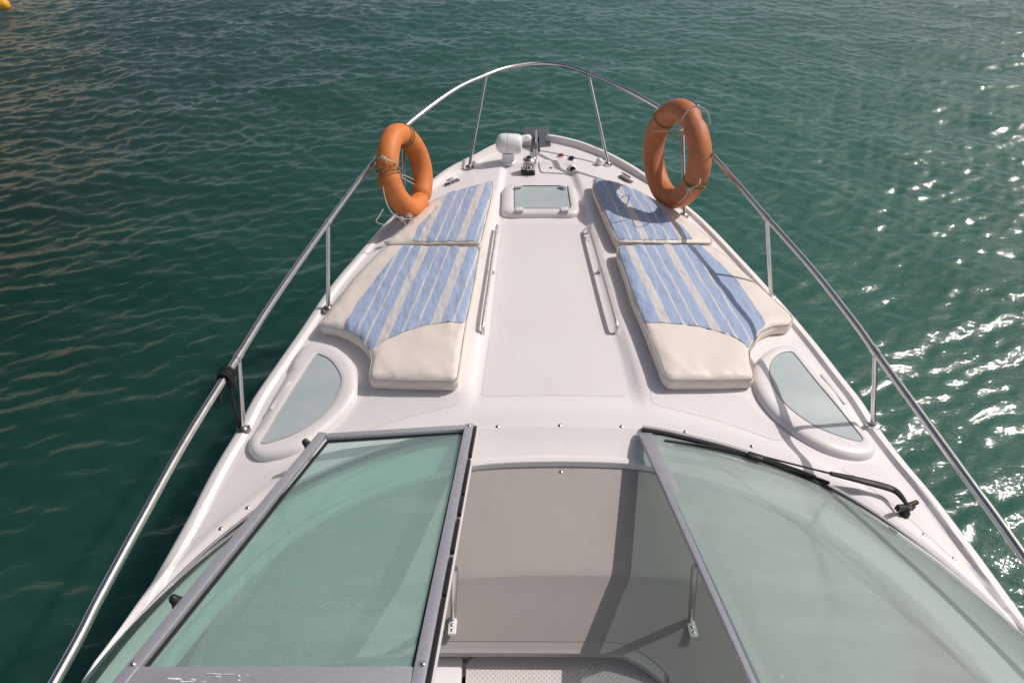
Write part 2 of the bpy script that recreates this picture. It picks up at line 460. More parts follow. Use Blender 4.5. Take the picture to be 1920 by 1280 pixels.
# hull: flared sides from the deck edge to below the waterline, with a rub rail
WATER = -1.5; TRIM = math.radians(5.5)     # the boat trims bow-down: the sea rises forward in deck coordinates
def hull():
    bm = bmesh.new(); loops = []
    full = [p for p in EDGE[-1]] + [p for p in reversed(EDGE[1][:-1])]
    prof = [(0.0, -.012), (.012, -.03), (.012, -.085), (-.005, -.10), (-.03, -.5), (-.16, -1.0), (-.34, -1.5), (-.6, -1.9)]
    for dx, dz in prof:
        row = []
        for i, p in enumerate(full):
            a = full[max(i-1, 0)]; b = full[min(i+1, len(full)-1)]
            t = (b-a).normalized(); n = Vector((-t.y, t.x, 0))
            q = p + n*(dx*(1+.9*sstep(3.5, 5.5, p.y)) if dx < 0 else dx)
            z = H(p.x*.9999, p.y) + dz
            if dx < -.01 and p.x*q.x < 0: q.x = 0
            row.append(bm.verts.new((q.x, q.y, z)))
        loops.append(row)
    for A, B in zip(loops, loops[1:]):
        for i in range(len(A)-1): bm.faces.new((A[i], A[i+1], B[i+1], B[i]))
    # transom
    bm.faces.new([r[0] for r in loops] + [r[-1] for r in reversed(loops)])
    mk("hull", bm, M_hull, boat)
    bm = bmesh.new()
    pts = []
    for i, p in enumerate(full):
        a = full[max(i-1, 0)]; b = full[min(i+1, len(full)-1)]; t = (b-a).normalized()
        pts.append(Vector((p.x-t.y*.014, p.y+t.x*.014, H(p.x*.9999, p.y)-.058)))
    tube(bm, pts, .014, 8); mk("rub_rail", bm, M_alu, boat)
hull()

# nonskid panels (moulded into the deck)
def skid(pxs, f=H0, off=.003, m=M_skid, name="nonskid_panel", sm=4, step=.04, h=0):
    P = [Uh(x, y, h, f) for x, y in pxs]
    P = [(p.x, p.y, 0) for p in P]
    P = resample(crom(P, sm, True), len(P)*sm, True)
    return mk(name, sheet(P, f, step, off), m, boat)
def poly_world(pts, rad=.06, n=5):
    """round the corners of a polygon"""
    out = []; P = [Vector((*p, 0)) for p in pts]; K = len(P)
    for i in range(K):
        a, b, c = P[i-1], P[i], P[(i+1) % K]
        r = min(rad, (a-b).length*.45, (c-b).length*.45)
        p0 = b+(a-b).normalized()*r; p1 = b+(c-b).normalized()*r
        for k in range(n+1):
            t = k/n; out.append(p0*(1-t)**2 + b*2*t*(1-t) + p1*t*t)
    return out
ctr = [(-.265, 4.08), (.265, 4.08), (.285, 3.6), (.31, 2.9), (.34, 2.45), (.345, 2.37), (-.345, 2.37), (-.34, 2.45), (-.31, 2.9), (-.285, 3.6)]
mk("nonskid_panel", sheet(poly_world(ctr, .05), H0, .04, .0012), M_skid, boat)
for s in (-1, 1):
    a = [(s*.44, 2.40), (s*.88, 2.40), (s*.93, 2.30), (s*1.03, 2.16), (s*.96, 2.13), (s*.72, 2.235), (s*.44, 2.31)]
    mk("nonskid_panel", sheet(poly_world(a, .03), H0, .04, .0012), M_skid, boat)
    b = [(s*1.16, 2.02), (s*1.30, 2.06), (s*1.41, 2.06), (s*1.44, 1.80), (s*1.49, 1.50), (s*1.50, 1.42), (s*1.48, 1.50), (s*1.38, 1.72), (s*1.25, 1.90)]
    b = [(s*1.20, 2.00), (s*1.30, 2.05), (s*1.40, 2.06), (s*1.435, 1.82), (s*1.475, 1.58), (s*1.46, 1.60), (s*1.37, 1.80), (s*1.27, 1.93)]
    mk("nonskid_panel", sheet(poly_world(b, .03), H0, .04, .0012), M_skid, boat)

# ------------------------------------------------------------------ bow rail
RT0 = [((101, 1280), .36), ((185, 1122), .366), ((262, 980), .375), ((344, 832), .387), ((424, 703), .40), ((452, 659), .405), ((520, 552), .425), ((615, 417), .45), ((700, 305), .49), ((757, 240), .52), ((850, 170), .56), ((912, 141), .575), ((945, 129), .585), ((980, 122), .59), ((1015, 119), .59), ((1050, 122), .59), ((1078, 129), .585), ((1103, 138), .575), ((1180, 171), .56), ((1250, 211), .53), ((1280, 236), .52), ((1335, 290), .50), ((1438, 408), .45), ((1522, 503), .43), ((1602, 604), .414), ((1642, 660), .405), ((1732, 784), .39), ((1816, 900), .38), ((1920, 1044), .37)]
RT = [(p, z-.085*(1-sstep(.50, .57, z))) for p, z in RT0]
rail_pts = [U(*p, z) for p, z in RT]
# symmetric run aft of the picture
rail_pts = [Vector((-1.50, -1.6, .24)), Vector((-1.47, 0, .26))] + rail_pts + [Vector((1.40, 0.4, .27)), Vector((1.46, -1.6, .24))]
rail = empty("bow_rail", (0, 0, 0), boat)
bm = bmesh.new(); RS = crom(rail_pts, 8); tube(bm, RS, .0155, 14); mk("top_rail", bm, M_steel, rail)
def rail_near(px, py):
    z = .45; best = None
    for p in RS:
        d = p - Vector((CX, 0, CZ)); depth = d.y*math.cos(PITCH)-d.z*math.sin(PITCH); up = d.y*math.sin(PITCH)+d.z*math.cos(PITCH)
        e = (960+FPX*d.x/depth-px)**2+(640-FPX*up/depth-py)**2
        if best is None or e < best[0]: best = (e, p)
    return best[1]
posts = [((912, 145), (880, 312)), ((1103, 140), (1140, 306)), ((754, 243), (757, 402)), ((1282, 238), (1283, 402)), ((615, 420), (615, 577)), ((1438, 408), (1446, 556)), ((450, 664), (456, 803)), ((1640, 664), (1637, 795))]
for i, (t, b) in enumerate(posts):
    T = rail_near(*t); B = Uh(*b, .02, H0)
    s = -1 if B.x < 0 else 1
    st = empty("stanchion", B, rail)
    bm = bmesh.new(); T2 = T - B
    tube(bm, [Vector((0, 0, 0)), T2*.5, T2], .0115, 12); mk("post", bm, M_steel, st)
    bm = bmesh.new(); d = T2.normalized()
    lathe(bm, [(.0, .012), (.012, .012), (.017, .006), (.030, .003), (.032, -.004), (.032, -.03)], (0, 0, 0), seg=20)
    mk("foot_plate", bm, M_steel if i % 2 else M_darksteel, st)
    bm = bmesh.new(); t0 = (RS[min(RS.index(T)+1, len(RS)-1)]-RS[max(RS.index(T)-1, 0)]).normalized()
    tube(bm, [T2-t0*.022, T2+t0*.022], .0185, 14); mk("collar", bm, M_steel, st)

# ------------------------------------------------------------------ hand rails
for a, b, mdl in (((932, 425), (905, 612), (921, 508)), ((1104, 425), (1157, 610), (1127, 505))):
    A = Uh(*a, .05); B = Uh(*b, .05); Mi = A.lerp(B, .45)
    d = (B-A).normalized(); root = empty("handrail", A, boat)
    zf = lambda p: H0(p.x, p.y)
    A0 = A - d*.0; B0 = B+d*.0
    pts = [Vector((A0.x, A0.y, zf(A0)-.005)), Vector((A0.x, A0.y, zf(A0)+.035)), A0+d*.03+Vector((0, 0, .004)), Mi+Vector((0, 0, .006)), B0-d*.07+Vector((0, 0, .004)), B0-d*.012-Vector((0, 0, .012)), Vector((B0.x, B0.y, zf(B0)-.005))]
    bm = bmesh.new(); tube(bm, [p-A for p in crom(pts, 6)], .0105, 12); mk("grab_bar", bm, M_rail, root)
    bm = bmesh.new(); tube(bm, [Mi-A, Vector((Mi.x, Mi.y, zf(Mi)-.005))-A], .008, 10)
    lathe(bm, [(0, .004), (.018, .003), (.018, -.004)], Vector((Mi.x, Mi.y, zf(Mi)+.004))-A); mk("mid_foot", bm, M_steel, root)

# ------------------------------------------------------------------ foredeck hatch
def ring_frame(outer, inner, zf, prof, origin):
    """loft a raised moulding between two matched loops; prof = [(t, height)] t 0 outer..1 inner"""
    bm = bmesh.new(); n = len(outer); rows = []
    for t, h in prof:
        row = []
        for o, i in zip(outer, inner):
            q = o.lerp(i, t); row.append(bm.verts.new((q.x-origin.x, q.y-origin.y, zf(q.x, q.y)+h-origin.z)))
        rows.append(row)
    for A, B in zip(rows, rows[1:]):
        for k in range(n): bm.faces.new((A[k], A[(k+1) % n], B[(k+1) % n], B[k]))
    return bm
def flat(ps): return [Vector((p[0], p[1], 0)) for p in ps]

c = Vector((-.005, 4.375, 0)); hz = lambda x, y: 0.0
hatch = empty("deck_hatch", c, boat)
out = resample(poly_world([(-.27, 4.165), (.262, 4.165), (.262, 4.625), (-.27, 4.625)], .09, 8), 96, True)
inn = resample(poly_world([(-.185, 4.235), (.20, 4.235), (.20, 4.60), (-.185, 4.60)], .02, 8), 96, True)
# line the loops up by angle
def align(o, i):
    c = sum(i, Vector())/len(i)
    k = min(range(len(i)), key=lambda k: (i[k]-o[0]).length)
    return i[k:]+i[:k]
inn = align(out, inn)
hm = ring_frame(out, inn, hz, [(0, -.01), (0, .012), (.06, .026), (.25, .036), (.6, .040), (.9, .038), (1, .034), (1, .02)], c)
mk("hatch_frame", hm, M_frame, hatch)
bm = bmesh.new(); f = bm.faces.new([bm.verts.new((p.x-c.x, p.y-c.y, .033)) for p in inn]); mk("hatch_glass", bm, M_hglass, hatch, False)
bm = bmesh.new(); tube(bm, [Vector((p.x-c.x, p.y-c.y, .035)) for p in inn], .0028, 6, True); mk("gasket", bm, M_black, hatch)
for x, y, r in ((-.155, 4.555, 25), (.165, 4.555, -30)):
    bm = bmesh.new(); box(bm, (x-c.x, y-c.y, .05), (.055, .022, .018), Matrix.Rotation(math.radians(r), 3, 'Z'), .006)
    box(bm, (x-c.x-.01*(1 if x > 0 else -1), y-c.y+.02, .044), (.03, .03, .02), None, .006); mk("latch", bm, M_frame, hatch)
for x in (-.15, .155):
    bm = bmesh.new(); box(bm, (x-c.x, 4.205-c.y, .045), (.05, .045, .014), None, .004); tube(bm, [(x-c.x-.028, 4.18-c.y, .048), (x-c.x+.028, 4.18-c.y, .048)], .008, 10)
    lathe(bm, [(0, .056), (.004, .055), (.005, .05)], (x-c.x, 4.21-c.y, 0)); mk("hinge", bm, M_frame, hatch)

# ------------------------------------------------------------------ D-shaped cabin windows
WL_o = [(559.4, 657), (573, 646), (591, 643), (626, 648), (655, 669), (668, 694), (671, 721), (666, 745), (647, 771.5), (623, 795), (590, 822), (559, 843), (520, 856), (488, 859.5), (471, 850), (465, 833), (476, 806), (505, 755), (533, 705)]
WL_i = [(591, 667), (601, 664.6), (620.5, 675), (636.5, 697), (641, 716), (631, 745), (612, 771), (586, 793), (549, 814), (512, 827), (496, 831), (490, 829.5), (492, 824), (515, 786), (541, 744), (566, 705)]
WR_i = [(1494, 668), (1486, 660.5), (1477, 658.5), (1460, 664), (1447, 678), (1443.5, 700), (1452, 726), (1470, 753), (1499.5, 779), (1539, 803), (1579, 818), (1608, 826), (1617.7, 825), (1613, 814), (1585, 779), (1540, 725)]
WR_o = [(1500, 661), (1490, 652), (1475, 648), (1458, 650.5), (1433, 662.5), (1414.5, 684), (1411, 707.6), (1419, 737), (1441, 769), (1486, 808.6), (1539, 839), (1582, 854), (1614, 858), (1635, 854), (1643, 843), (1640, 831), (1612, 793), (1556, 725)]
for s, wo, wi in ((-1, WL_o, WL_i), (1, WR_o, WR_i)):
    o = resample(crom(flat([Uh(x, y, .02) for x, y in wo]), 8, True), 160, True)
    i = resample(crom(flat([Uh(x, y, .035) for x, y in wi]), 8, True), 160, True)
    # match loops by direction from the glass centre
    ci = sum(i, Vector())/len(i)
    def mt(o, i):
        best = None
        for k in range(len(i)):
            e = sum((o[j]-i[(j+k) % len(i)]).length for j in range(0, len(i), 8))
            if best is None or e < best[0]: best = (e, k)
        return i[best[1]:]+i[:best[1]]
    def area(l): return sum(a.x*b.y-b.x*a.y for a, b in zip(l, l[1:]+l[:1]))
    if area(o)*area(i) < 0: i.reverse()
    i = mt(o, i)
    org = Vector((ci.x, ci.y, H0(ci.x, ci.y)))
    win = empty("cabin_window", org, boat)
    fm = ring_frame(o, i, H0, [(0, -.02), (0, .003), (.025, .014), (.10, .026), (.25, .034), (.5, .037), (.8, .036), (.97, .034), (1, .032), (1, .022)], org)
    # hand-grip recess along the straight outer side
    for v in fm.verts:
        X = v.co + org; d = edge_dist(X.x, X.y)
        if d < .145 and 2.2 < X.y < 2.68: v.co.z -= .014*sstep(2.2, 2.25, X.y)*(1-sstep(2.63, 2.68, X.y))*(1-sstep(.105, .145, d))
    mk("window_frame", fm, M_frame, win)
    gb = sheet([(p.x, p.y) for p in i], lambda x, y: H0(x, y)+.033, .05)
    for v in gb.verts: v.co -= org
    mk("frosted_glass", gb, M_hglass, win)
    bm = bmesh.new(); tube(bm, [Vector((p.x, p.y, H0(p.x, p.y)+.035))-org for p in i], .0025, 6, True); mk("gasket", bm, M_pipe, win)
    # grip bar on the straight side
    a, b = ((545, 716), (508, 768)) if s < 0 else ((1540, 702), (1585, 757))
    A, B = Uh(*a, .034)-org, Uh(*b, .034)-org
    bm = bmesh.new(); bar(bm, A, B, .018, .012, bev=.004); mk("grip_ledge", bm, M_frame, win)

# ------------------------------------------------------------------ windscreen ledge, dash
NA = [p for p in ARCP if p.y > -.6]; NA = resample(NA, 120)
full_arc = [Vector((-p.x, p.y, 0)) for p in reversed(NA)] + [p.copy() for p in NA[1:]]
def arc_off(d):
    out = []
    for i, p in enumerate(full_arc):
        a = full_arc[max(i-1, 0)]; b = full_arc[min(i+1, len(full_arc)-1)]; t = (b-a).normalized()
        out.append(Vector((p.x+t.y*d, p.y-t.x*d, 0)))
    return out
def zarc(p): return H0(p.x, p.y)
bm = bmesh.new(); rows = []
for d, dz in ((0, 0), (.01, -.004), (.05, -.020), (.10, -.034), (.135, -.040), (.145, -.034), (.158, -.031), (.172, -.036), (.178, -.05), (.172, -.09)):
    o = arc_off(d); rows.append([bm.verts.new((q.x, q.y, zarc(p)+dz)) for p, q in zip(full_arc, o)])
for A, B in zip(rows, rows[1:]):
    for k in range(len(A)-1): bm.faces.new((A[k], A[k+1], B[k+1], B[k]))
mk("windscreen_ledge", bm, M_gel, boat)

def zd(x, y):
    ya = 1.99
    t = ya - y - .10*(x/1.2)**2
    z = -.062 - .125*max(t, 0) 
    z -= .42*max(0, t-.47)*1.0*sstep(.44, .52, t)
    z -= .085*min((x/1.3)**2, 1.4)
    return z
inner = [p for p in arc_off(.170) if p.y > .75]
yA = lambda px, py: Uh(px, py, 0, zd)
e1 = [yA(1050, 1217), yA(1150, 1218), yA(1185, 1228), yA(1225, 1252), yA(1262, 1290), yA(1300, 1345)]
e0 = [yA(830, 1216), yA(760, 1216), yA(690, 1222), yA(620, 1234), yA(550, 1256), yA(480, 1300)]
aft = [Vector((inner[-1].x-.02, inner[-1].y, 0))] + [Vector((p.x, p.y, 0)) for p in reversed(e1)] + [Vector((p.x, p.y, 0)) for p in e0] + [Vector((inner[0].x+.02, inner[0].y, 0))]
aft = crom(aft, 6)
poly = [(p.x, p.y) for p in inner] + [(p.x, p.y) for p in aft[1:-1]]
dashb = sheet(poly, zd, .035)
dash = mk("dashboard", dashb, M_dash, boat)
# textured lower band of the dash
cre = [Vector((x, 1.99-.10*(x/1.2)**2-.485, 0)) for x in [1.12-.08*k for k in range(29)]]
low = [p for p in aft if abs(p.x) < 1.12]
low2 = [Vector((p.x*.995, p.y+.022, 0)) for p in low]
pp = [(p.x, p.y) for p in cre] + [(p.x, p.y) for p in reversed(low2)]
# order: crease right->left, lower edge left->right
mk("textured_panel", sheet(pp, zd, .035, .002), M_dashskid, dash)
# rolled aft lip and drop
bm = bmesh.new(); rows = []
for d, dz in ((0, 0), (.012, -.004), (.016, -.014), (.012, -.03), (-.01, -.05), (-.012, -.22)):
    row = []
    for i, p in enumerate(aft):
        a = aft[max(i-1, 0)]; b = aft[min(i+1, len(aft)-1)]; t = (b-a).normalized()
        q = p + Vector((-t.y, t.x, 0))*d*-1 if False else p + Vector((t.y, -t.x, 0))*(-d)
        if q.y > p.y and d > 0: q = p - (q-p)
        row.append(bm.verts.new((q.x, q.y, zd(p.x, p.y)+dz)))
    rows.append(row)
for A, B in zip(rows, rows[1:]):
    for k in range(len(A)-1): bm.faces.new((A[k], A[k+1], B[k+1], B[k]))
mk("dash_lip", bm, M_dash, dash)
# companionway cover below the dash
zl = -.325
bm = sheet(poly_world([(-.365, .3), (1.0, .3), (1.0, 1.19), (.26, 1.30), (-.365, 1.30)], .04), lambda x, y: zl, .1)
r = bmesh.ops.extrude_face_region(bm, geom=bm.faces[:])
for v in [g for g in r['geom'] if isinstance(g, bmesh.types.BMVert)]: v.co.z -= .05
mk("companionway_cover", bm, M_lower, boat)
bm = bmesh.new(); box(bm, (-.70, .80, zl-.02), (.64, 1.0, .06), None, .012); mk("side_locker", bm, M_gel, boat)
# cockpit liner, floor
bm = bmesh.new(); box(bm, (0, -1.5, -.95), (3.0, 5.4, .05)); mk("cockpit_sole", bm, M_gel, boat)
bm = bmesh.new()
rows = []
for z in (-.13, -.93):
    rows.append([bm.verts.new((x, y, z)) for x, y in ((-1.56, -4.1), (-1.57, .4), (-1.50, 1.0), (-1.3, 1.5), (0, 1.9), (1.3, 1.5), (1.50, 1.0), (1.57, .4), (1.56, -4.1))])
for k in range(8):
    bm.faces.new((rows[0][k], rows[0][k+1], rows[1][k+1], rows[1][k])) if k not in (2, 3, 4, 5) else None
bm.faces.new((rows[0][0], rows[0][8], rows[1][8], rows[1][0]))
mk("cockpit_liner", bm, M_gel, boat, False)

# ------------------------------------------------------------------ windshield
RAKE = 12.0; TAN = math.tan(math.radians(RAKE))
ws = empty("windshield", (0, 2.14, 0), boat); wo = Vector((0, 2.14, 0))
def bp(x, y): return Vector((x, y, H0(x, y)+.012))
def pane_pts(s, n=40):
    base = [p for p in ARCP if p.x >= .365 and p.y > -.5]; base = resample(base, n)
    top = resample(crom([(.485, .60, .350), (.62, .57, .355), (.84, .46, .36), (1.06, .22, .36), (1.19, -.12, .36), (1.27, -.6, .355), (1.31, -1.2, .35)], 8), n)
    B = [bp(s*p.x, p.y) for p in base]; T = [Vector((s*p.x, p.y, p.z)) for p in top]
    return B, T
M_glassL = glass("tinted_left_pane_glass", (.72, .90, .84), .16, (.45, .62, .57), gloss=1.0)
def rough_pane(s, m, name):
    n_ = 60; B, T = pane_pts(s, n_); bm = bmesh.new(); K = 26; rows = []
    for k in range(K+1):
        t = (k/K)**1.6; row = []
        for i, (b, tp) in enumerate(zip(B, T)):
            q = b.lerp(tp, t); bulge = .018*4*t*(1-t)*min(1, i/10)
            n = Vector((s*.5, .45, .75)).normalized(); q = q+n*bulge+Vector((s*.25, .1, 1)).normalized()*.20*sstep(.12, .6, i/n_)*math.sqrt(t)*(1-t)
            row.append(bm.verts.new(q-wo))
        rows.append(row)
    for A, Bb in zip(rows, rows[1:]):
        for i in range(len(A)-1): bm.faces.new((A[i], A[i+1], Bb[i+1], Bb[i]))
    return mk(name, bm, m, ws)
for s in (-1, 1):
    rough_pane(s, M_glass if s > 0 else M_glassL, "side_pane")
    B, T = pane_pts(s, 80)
    bm = bmesh.new(); tube(bm, [p-wo+Vector((0, 0, .0)) for p in B], .014, 8); mk("base_channel", bm, M_alu, ws)
    bm = bmesh.new(); tube(bm, [p-wo+Vector((-s*.010, -.022, .012)) for p in B], .012, 8); mk("black_gasket", bm, M_black, ws)
    bm = bmesh.new(); tube(bm, [p-wo for p in T], .016, 10); mk("top_frame", bm, M_alu, ws)
# centre bars beside the opening
def Upl(px, py, h=0.0):
    u = px-960; v = 640-py
    d = Vector((u, v*math.sin(PITCH)+FPX*math.cos(PITCH), v*math.cos(PITCH)-FPX*math.sin(PITCH)))
    k = (h+2.14*TAN-CZ)/(d.z+TAN*d.y)
    return Vector((CX, 0, CZ))+d*k

upn = Vector((0, math.sin(math.radians(RAKE)), math.cos(math.radians(RAKE))))
for x, q0, q1 in ((-.372, (886, 800), (800, 1262)), (.362, (1208, 811), (1408, 1244))):
    a = Upl(*q0); b = Upl(*q1); b = a+(b-a)*((a.y-.60)/(a.y-b.y))
    bm = bmesh.new(); bar(bm, a-wo, b-wo, .056 if x > 0 else .024, .022, upn, .003); mk("centre_bar", bm, M_alu, ws)
    bm = bmesh.new(); sg = 1 if x > 0 else -1
    bar(bm, a-wo+Vector((sg*.018, 0, -.004)), b-wo+Vector((sg*.018, 0, -.004)), .008, .018, upn); mk("black_gasket", bm, M_black, ws)
# opened centre panel folded flat over the left side pane, hinged on the left centre bar
oo = Upl(889, 798, .03); op = empty("opened_panel", oo, boat)
nn = upn
qTL, qTR, qBL, qBR = Upl(597, 814, .03), Upl(888, 798, .03), Upl(236, 1253, .03), Upl(802, 1253, .03)
vL = (qBL-qTL).normalized(); vR = (qBR-qTR).normalized()
eBL = qTL+vL*((qBL-qTL).length+.09); eBR = qTR+vR*((qBR-qTR).length+.09)
FW = .036
sL = Vector((1, 0, 0)); 
def off(p, w, h=0): return p + sL*w + nn*h - oo
bm = bmesh.new(); bar(bm, off(qTL, FW+.004)+Vector((0, -.018, 0)), off(qTR, -FW-.002)+Vector((0, -.018, 0)), .034, .022, nn, .003); mk("front_rail", bm, M_alu, op)
bm = bmesh.new(); bar(bm, off(qTL, FW*.55), off(eBL, FW*.55), FW, .024, nn, .003); mk("outer_rail", bm, M_alu, op)
bm = bmesh.new(); bar(bm, off(qTR, -FW*.5), off(eBR, -FW*.5), FW, .024, nn, .003); mk("hinge_rail", bm, M_alu, op)
mBL = qBL+vL*.045; mBR = qBR+vR*.045
bm = bmesh.new(); bar(bm, off(mBL, FW*1.05), off(mBR, -FW), .088, .020, nn, .003); mk("aft_rail", bm, M_alu, op)
iTL, iTR, iBL, iBR = off(qTL, FW+.010)+Vector((0, -.038, 0)), off(qTR, -FW-.004)+Vector((0, -.038, 0)), off(qBL, FW+.012), off(qBR, -FW-.004)
bm = bmesh.new()
for a_, b_ in ((iTL, iTR), (iTL, iBL), (iTR, iBR), (iBL, iBR)): bar(bm, a_-nn*.006, b_-nn*.006, .010, .010, nn)
mk("glazing_gasket", bm, M_black, op)
bm = bmesh.new(); bm.faces.new([bm.verts.new(v-nn*.007) for v in (iTL, iTR, iBR, iBL)]); mk("tinted_glass", bm, M_glass2, op, False)
bm = bmesh.new(); l = 0.0; random.seed(3); LR = (eBR-qTR).length
while l < LR:
    g = random.choice((.16, .22, .3, .1)); bar(bm, off(qTR+vR*l, .008, -.008), off(qTR+vR*min(l+g, LR), .008, -.008), .012, .02, nn, .002); l += g+random.choice((.006, .012, .03))
mk("hinge_rubber", bm, M_black, op)
bm = bmesh.new(); bar(bm, off(qTR, .018, -.014), off(eBR, .018, -.014), .006, .012, nn); mk("hinge_strip", bm, M_frame, op)
for P_ in (off(qTR, -.018)+Vector((0, -.012, 0)), off(qBL, .018)-vL*.005, off(qBR, -.014)-vR*.005):
    bm = bmesh.new(); lathe(bm, [(0, .006), (.006, .0055), (.009, .003), (.0105, 0), (.0105, -.006)], P_+nn*.0125, nn, 16); bar(bm, P_+nn*.0187-Vector((.005, .005, 0)), P_+nn*.0187+Vector((.005, .005, 0)), .0016, .0006, nn); mk("screw", bm, M_steel, op)
for f_ in (.07, .80):
    P_ = off(qTL+(qBL-qTL)*f_, -.008)
    bm = bmesh.new(); lathe(bm, [(0, .030), (.010, .028), (.015, .018), (.015, .006), (.008, .0), (.008, -.02)], P_, (nn-Vector((.5, 0, 0))).normalized(), 14)
    bar(bm, P_-vL*.02, P_+vL*.02, .012, .016, nn, .003); mk("latch_knob", bm, M_black, op)
# worn paint on the lower rail
bm = bmesh.new(); random.seed(8); m0 = off(mBL, FW*1.05); m1 = off(mBR, -FW)
for k in range(16):
    f_ = random.uniform(.12, .42); L_ = random.uniform(.003, .03); a_ = m0.lerp(m1, f_)+Vector((0, random.uniform(-.010, .022), 0))+nn*.0102
    bar(bm, a_, a_+Vector((L_, random.uniform(-.004, .004), 0)), random.uniform(.001, .004), .001, nn)
wp = mk("worn_patch", bm, M_white, op); wp["kind"] = "stuff"

# braces from dash to centre bars
for (fx, fy), (tx, ty) in (((849, 1168), (853, 1065)), ((1296, 1172), (1303, 1060))):
    F = Uh(fx, fy, .004, zd)
    T = Upl(tx, ty, -.006); br = empty("windshield_brace", F, boat)
    bm = bmesh.new(); tube(bm, [Vector((0, .015, .004)), (T-F)*.12+Vector((0, .012, .008)), (T-F)*.95, T-F], [.008, .0125, .0125, .010], 14); mk("tube", bm, M_steel, br)
    bm = bmesh.new(); box(bm, (0, -.012, .004), (.030, .075, .012), Matrix.Rotation(math.radians(-8), 3, 'X'), .005); mk("foot", bm, M_frame, br)
    for k in (-.030, -.008):
        bm = bmesh.new(); lathe(bm, [(0, .0035), (.006, .002), (.0075, 0), (.0075, -.006)], (0, k-.004, .012), seg=12); mk("screw", bm, M_steel, br)

# screws along the ledge and dash
for x, y in ((933, 799), (1050, 797), (1165, 799), (1285, 809), (1410, 836), (1732, 1002), (1788, 1047), (464, 951), (414, 990), (293, 1114), (1600, 893)):
    P = Uh(x, y, 0); bm = bmesh.new(); lathe(bm, [(0, .005), (.005, .004), (.009, .001), (.009, -.004)], (0, 0, 0), seg=12)
    o = mk("screw", bm, M_steel, boat); o.location = P
for x, y in ((1052, 884), (1229, 887)):
    P = Uh(x, y, 0, zd); bm = bmesh.new(); lathe(bm, [(0, .005), (.005, .004), (.009, .001), (.009, -.004)], (0, 0, 0), seg=12)
    o = mk("screw", bm, M_steel, boat); o.location = P

# ------------------------------------------------------------------ wiper
wip = empty("wiper", Uh(1696, 962, .0), boat); wq = Uh(1696, 962, .0)
arm = [Uh(1414, 851, .045), Uh(1480, 868, .05), Uh(1556, 887, .05), Uh(1620, 902, .05), Uh(1668, 915, .05), Uh(1686, 926, .055), Uh(1700, 945, .06)]
bm = bmesh.new(); tube(bm, [p-wq for p in crom(arm[:3], 6)], .004, 8); mk("arm_rod", bm, M_black, wip)
arm2 = crom(arm[2:], 6); n = len(arm2)
bm = bmesh.new(); tube(bm, [p-wq for p in arm2], [(.005+.014*math.sin(PI*min(1, .15+.8*k/n))) for k in range(n)], 8, flat=.5); mk("arm", bm, M_black, wip)
bm = bmesh.new()
p0 = Uh(1700, 946, .05)-wq; p1 = Uh(1694, 966, .0)-wq
lathe(bm, [(0, -.03), (.018, -.03), (.020, .0), (.014, .01), (.014, .04), (0, .042)], p1+Vector((0, 0, .02)), seg=14)
bar(bm, Uh(1682, 952, .04)-wq, Uh(1712, 950, .04)-wq, .02, .025, bev=.004)
tube(bm, [Uh(1700, 948, .05)-wq, Uh(1719, 941, .055)-wq], .010, 10); mk("pivot", bm, M_black, wip)
bm = bmesh.new(); lathe(bm, [(.022, -.02), (.022, .0), (.014, .006), (0, .006)], p1, seg=16); mk("spindle_cap", bm, M_steel, wip)
bl = [Uh(1246, 826, .034), Uh(1300, 834, .034), Uh(1360, 845, .034), Uh(1420, 859, .034), Uh(1500, 885, .034), Uh(1555, 905, .034)]
bm = bmesh.new(); tube(bm, [p-wq for p in crom(bl, 6)], .0065, 8)
bl2 = [Uh(1270, 829, .05), Uh(1340, 838, .05), Uh(1420, 855, .055), Uh(1490, 878, .05), Uh(1530, 893, .05)]
tube(bm, [p-wq for p in crom(bl2, 6)], .005, 8)
bar(bm, Uh(1402, 852, .05)-wq, Uh(1430, 860, .05)-wq, .028, .02, bev=.004); mk("blade", bm, M_black, wip)

# ------------------------------------------------------------------ bow fittings
# searchlight
P = Uh(953, 303, 0); sl_ = empty("searchlight", P, boat)
bm = bmesh.new(); lathe(bm, [(.062, -.01), (.062, .004), (.052, .012), (.048, .02), (.046, .055), (.05, .06), (.05, .075), (0, .08)], (0, 0, 0), seg=28); mk("pedestal", bm, M_white, sl_)
ax = Vector((1, .10, -.10)).normalized(); o_ = Vector((.005, .01, .138))
bm = bmesh.new(); lathe(bm, [(0, -.098), (.034, -.096), (.056, -.086), (.070, -.066), (.076, -.03), (.077, .03), (.076, .070), (.070, .086), (.060, .094), (0, .095)], o_, ax, 36); mk("lamp_housing", bm, M_white, sl_)
bm = bmesh.new(); lathe(bm, [(.0768, -.022), (.0776, -.020), (.0768, -.018)], o_, ax, 36); mk("seam", bm, M_pipe, sl_)

# windlass
P = Uh(990, 324, 0); wl = empty("windlass", P, boat)
bm = bmesh.new(); box(bm, (0, 0, .012), (.105, .11, .03), None, .008); mk("gypsy_base", bm, M_black, wl)
bm = bmesh.new()
lathe(bm, [(.05, .028), (.05, .04), (.042, .048), (.030, .055), (.034, .075), (.045, .09), (.047, .10), (.04, .11), (.02, .116), (0, .117)], (.005, .015, 0), seg=28)
for k in range(14):
    a = 2*PI*k/14; tube(bm, [Vector((.005+.043*math.cos(a), .015+.043*math.sin(a), .046)), Vector((.005+.036*math.cos(a), .015+.036*math.sin(a), .085))], .004, 6)
mk("drum", bm, M_steel, wl)
bm = bmesh.new(); lathe(bm, [(.016, .116), (.016, .124), (0, .125)], (.005, .015, 0), seg=16); mk("cap", bm, M_black, wl)
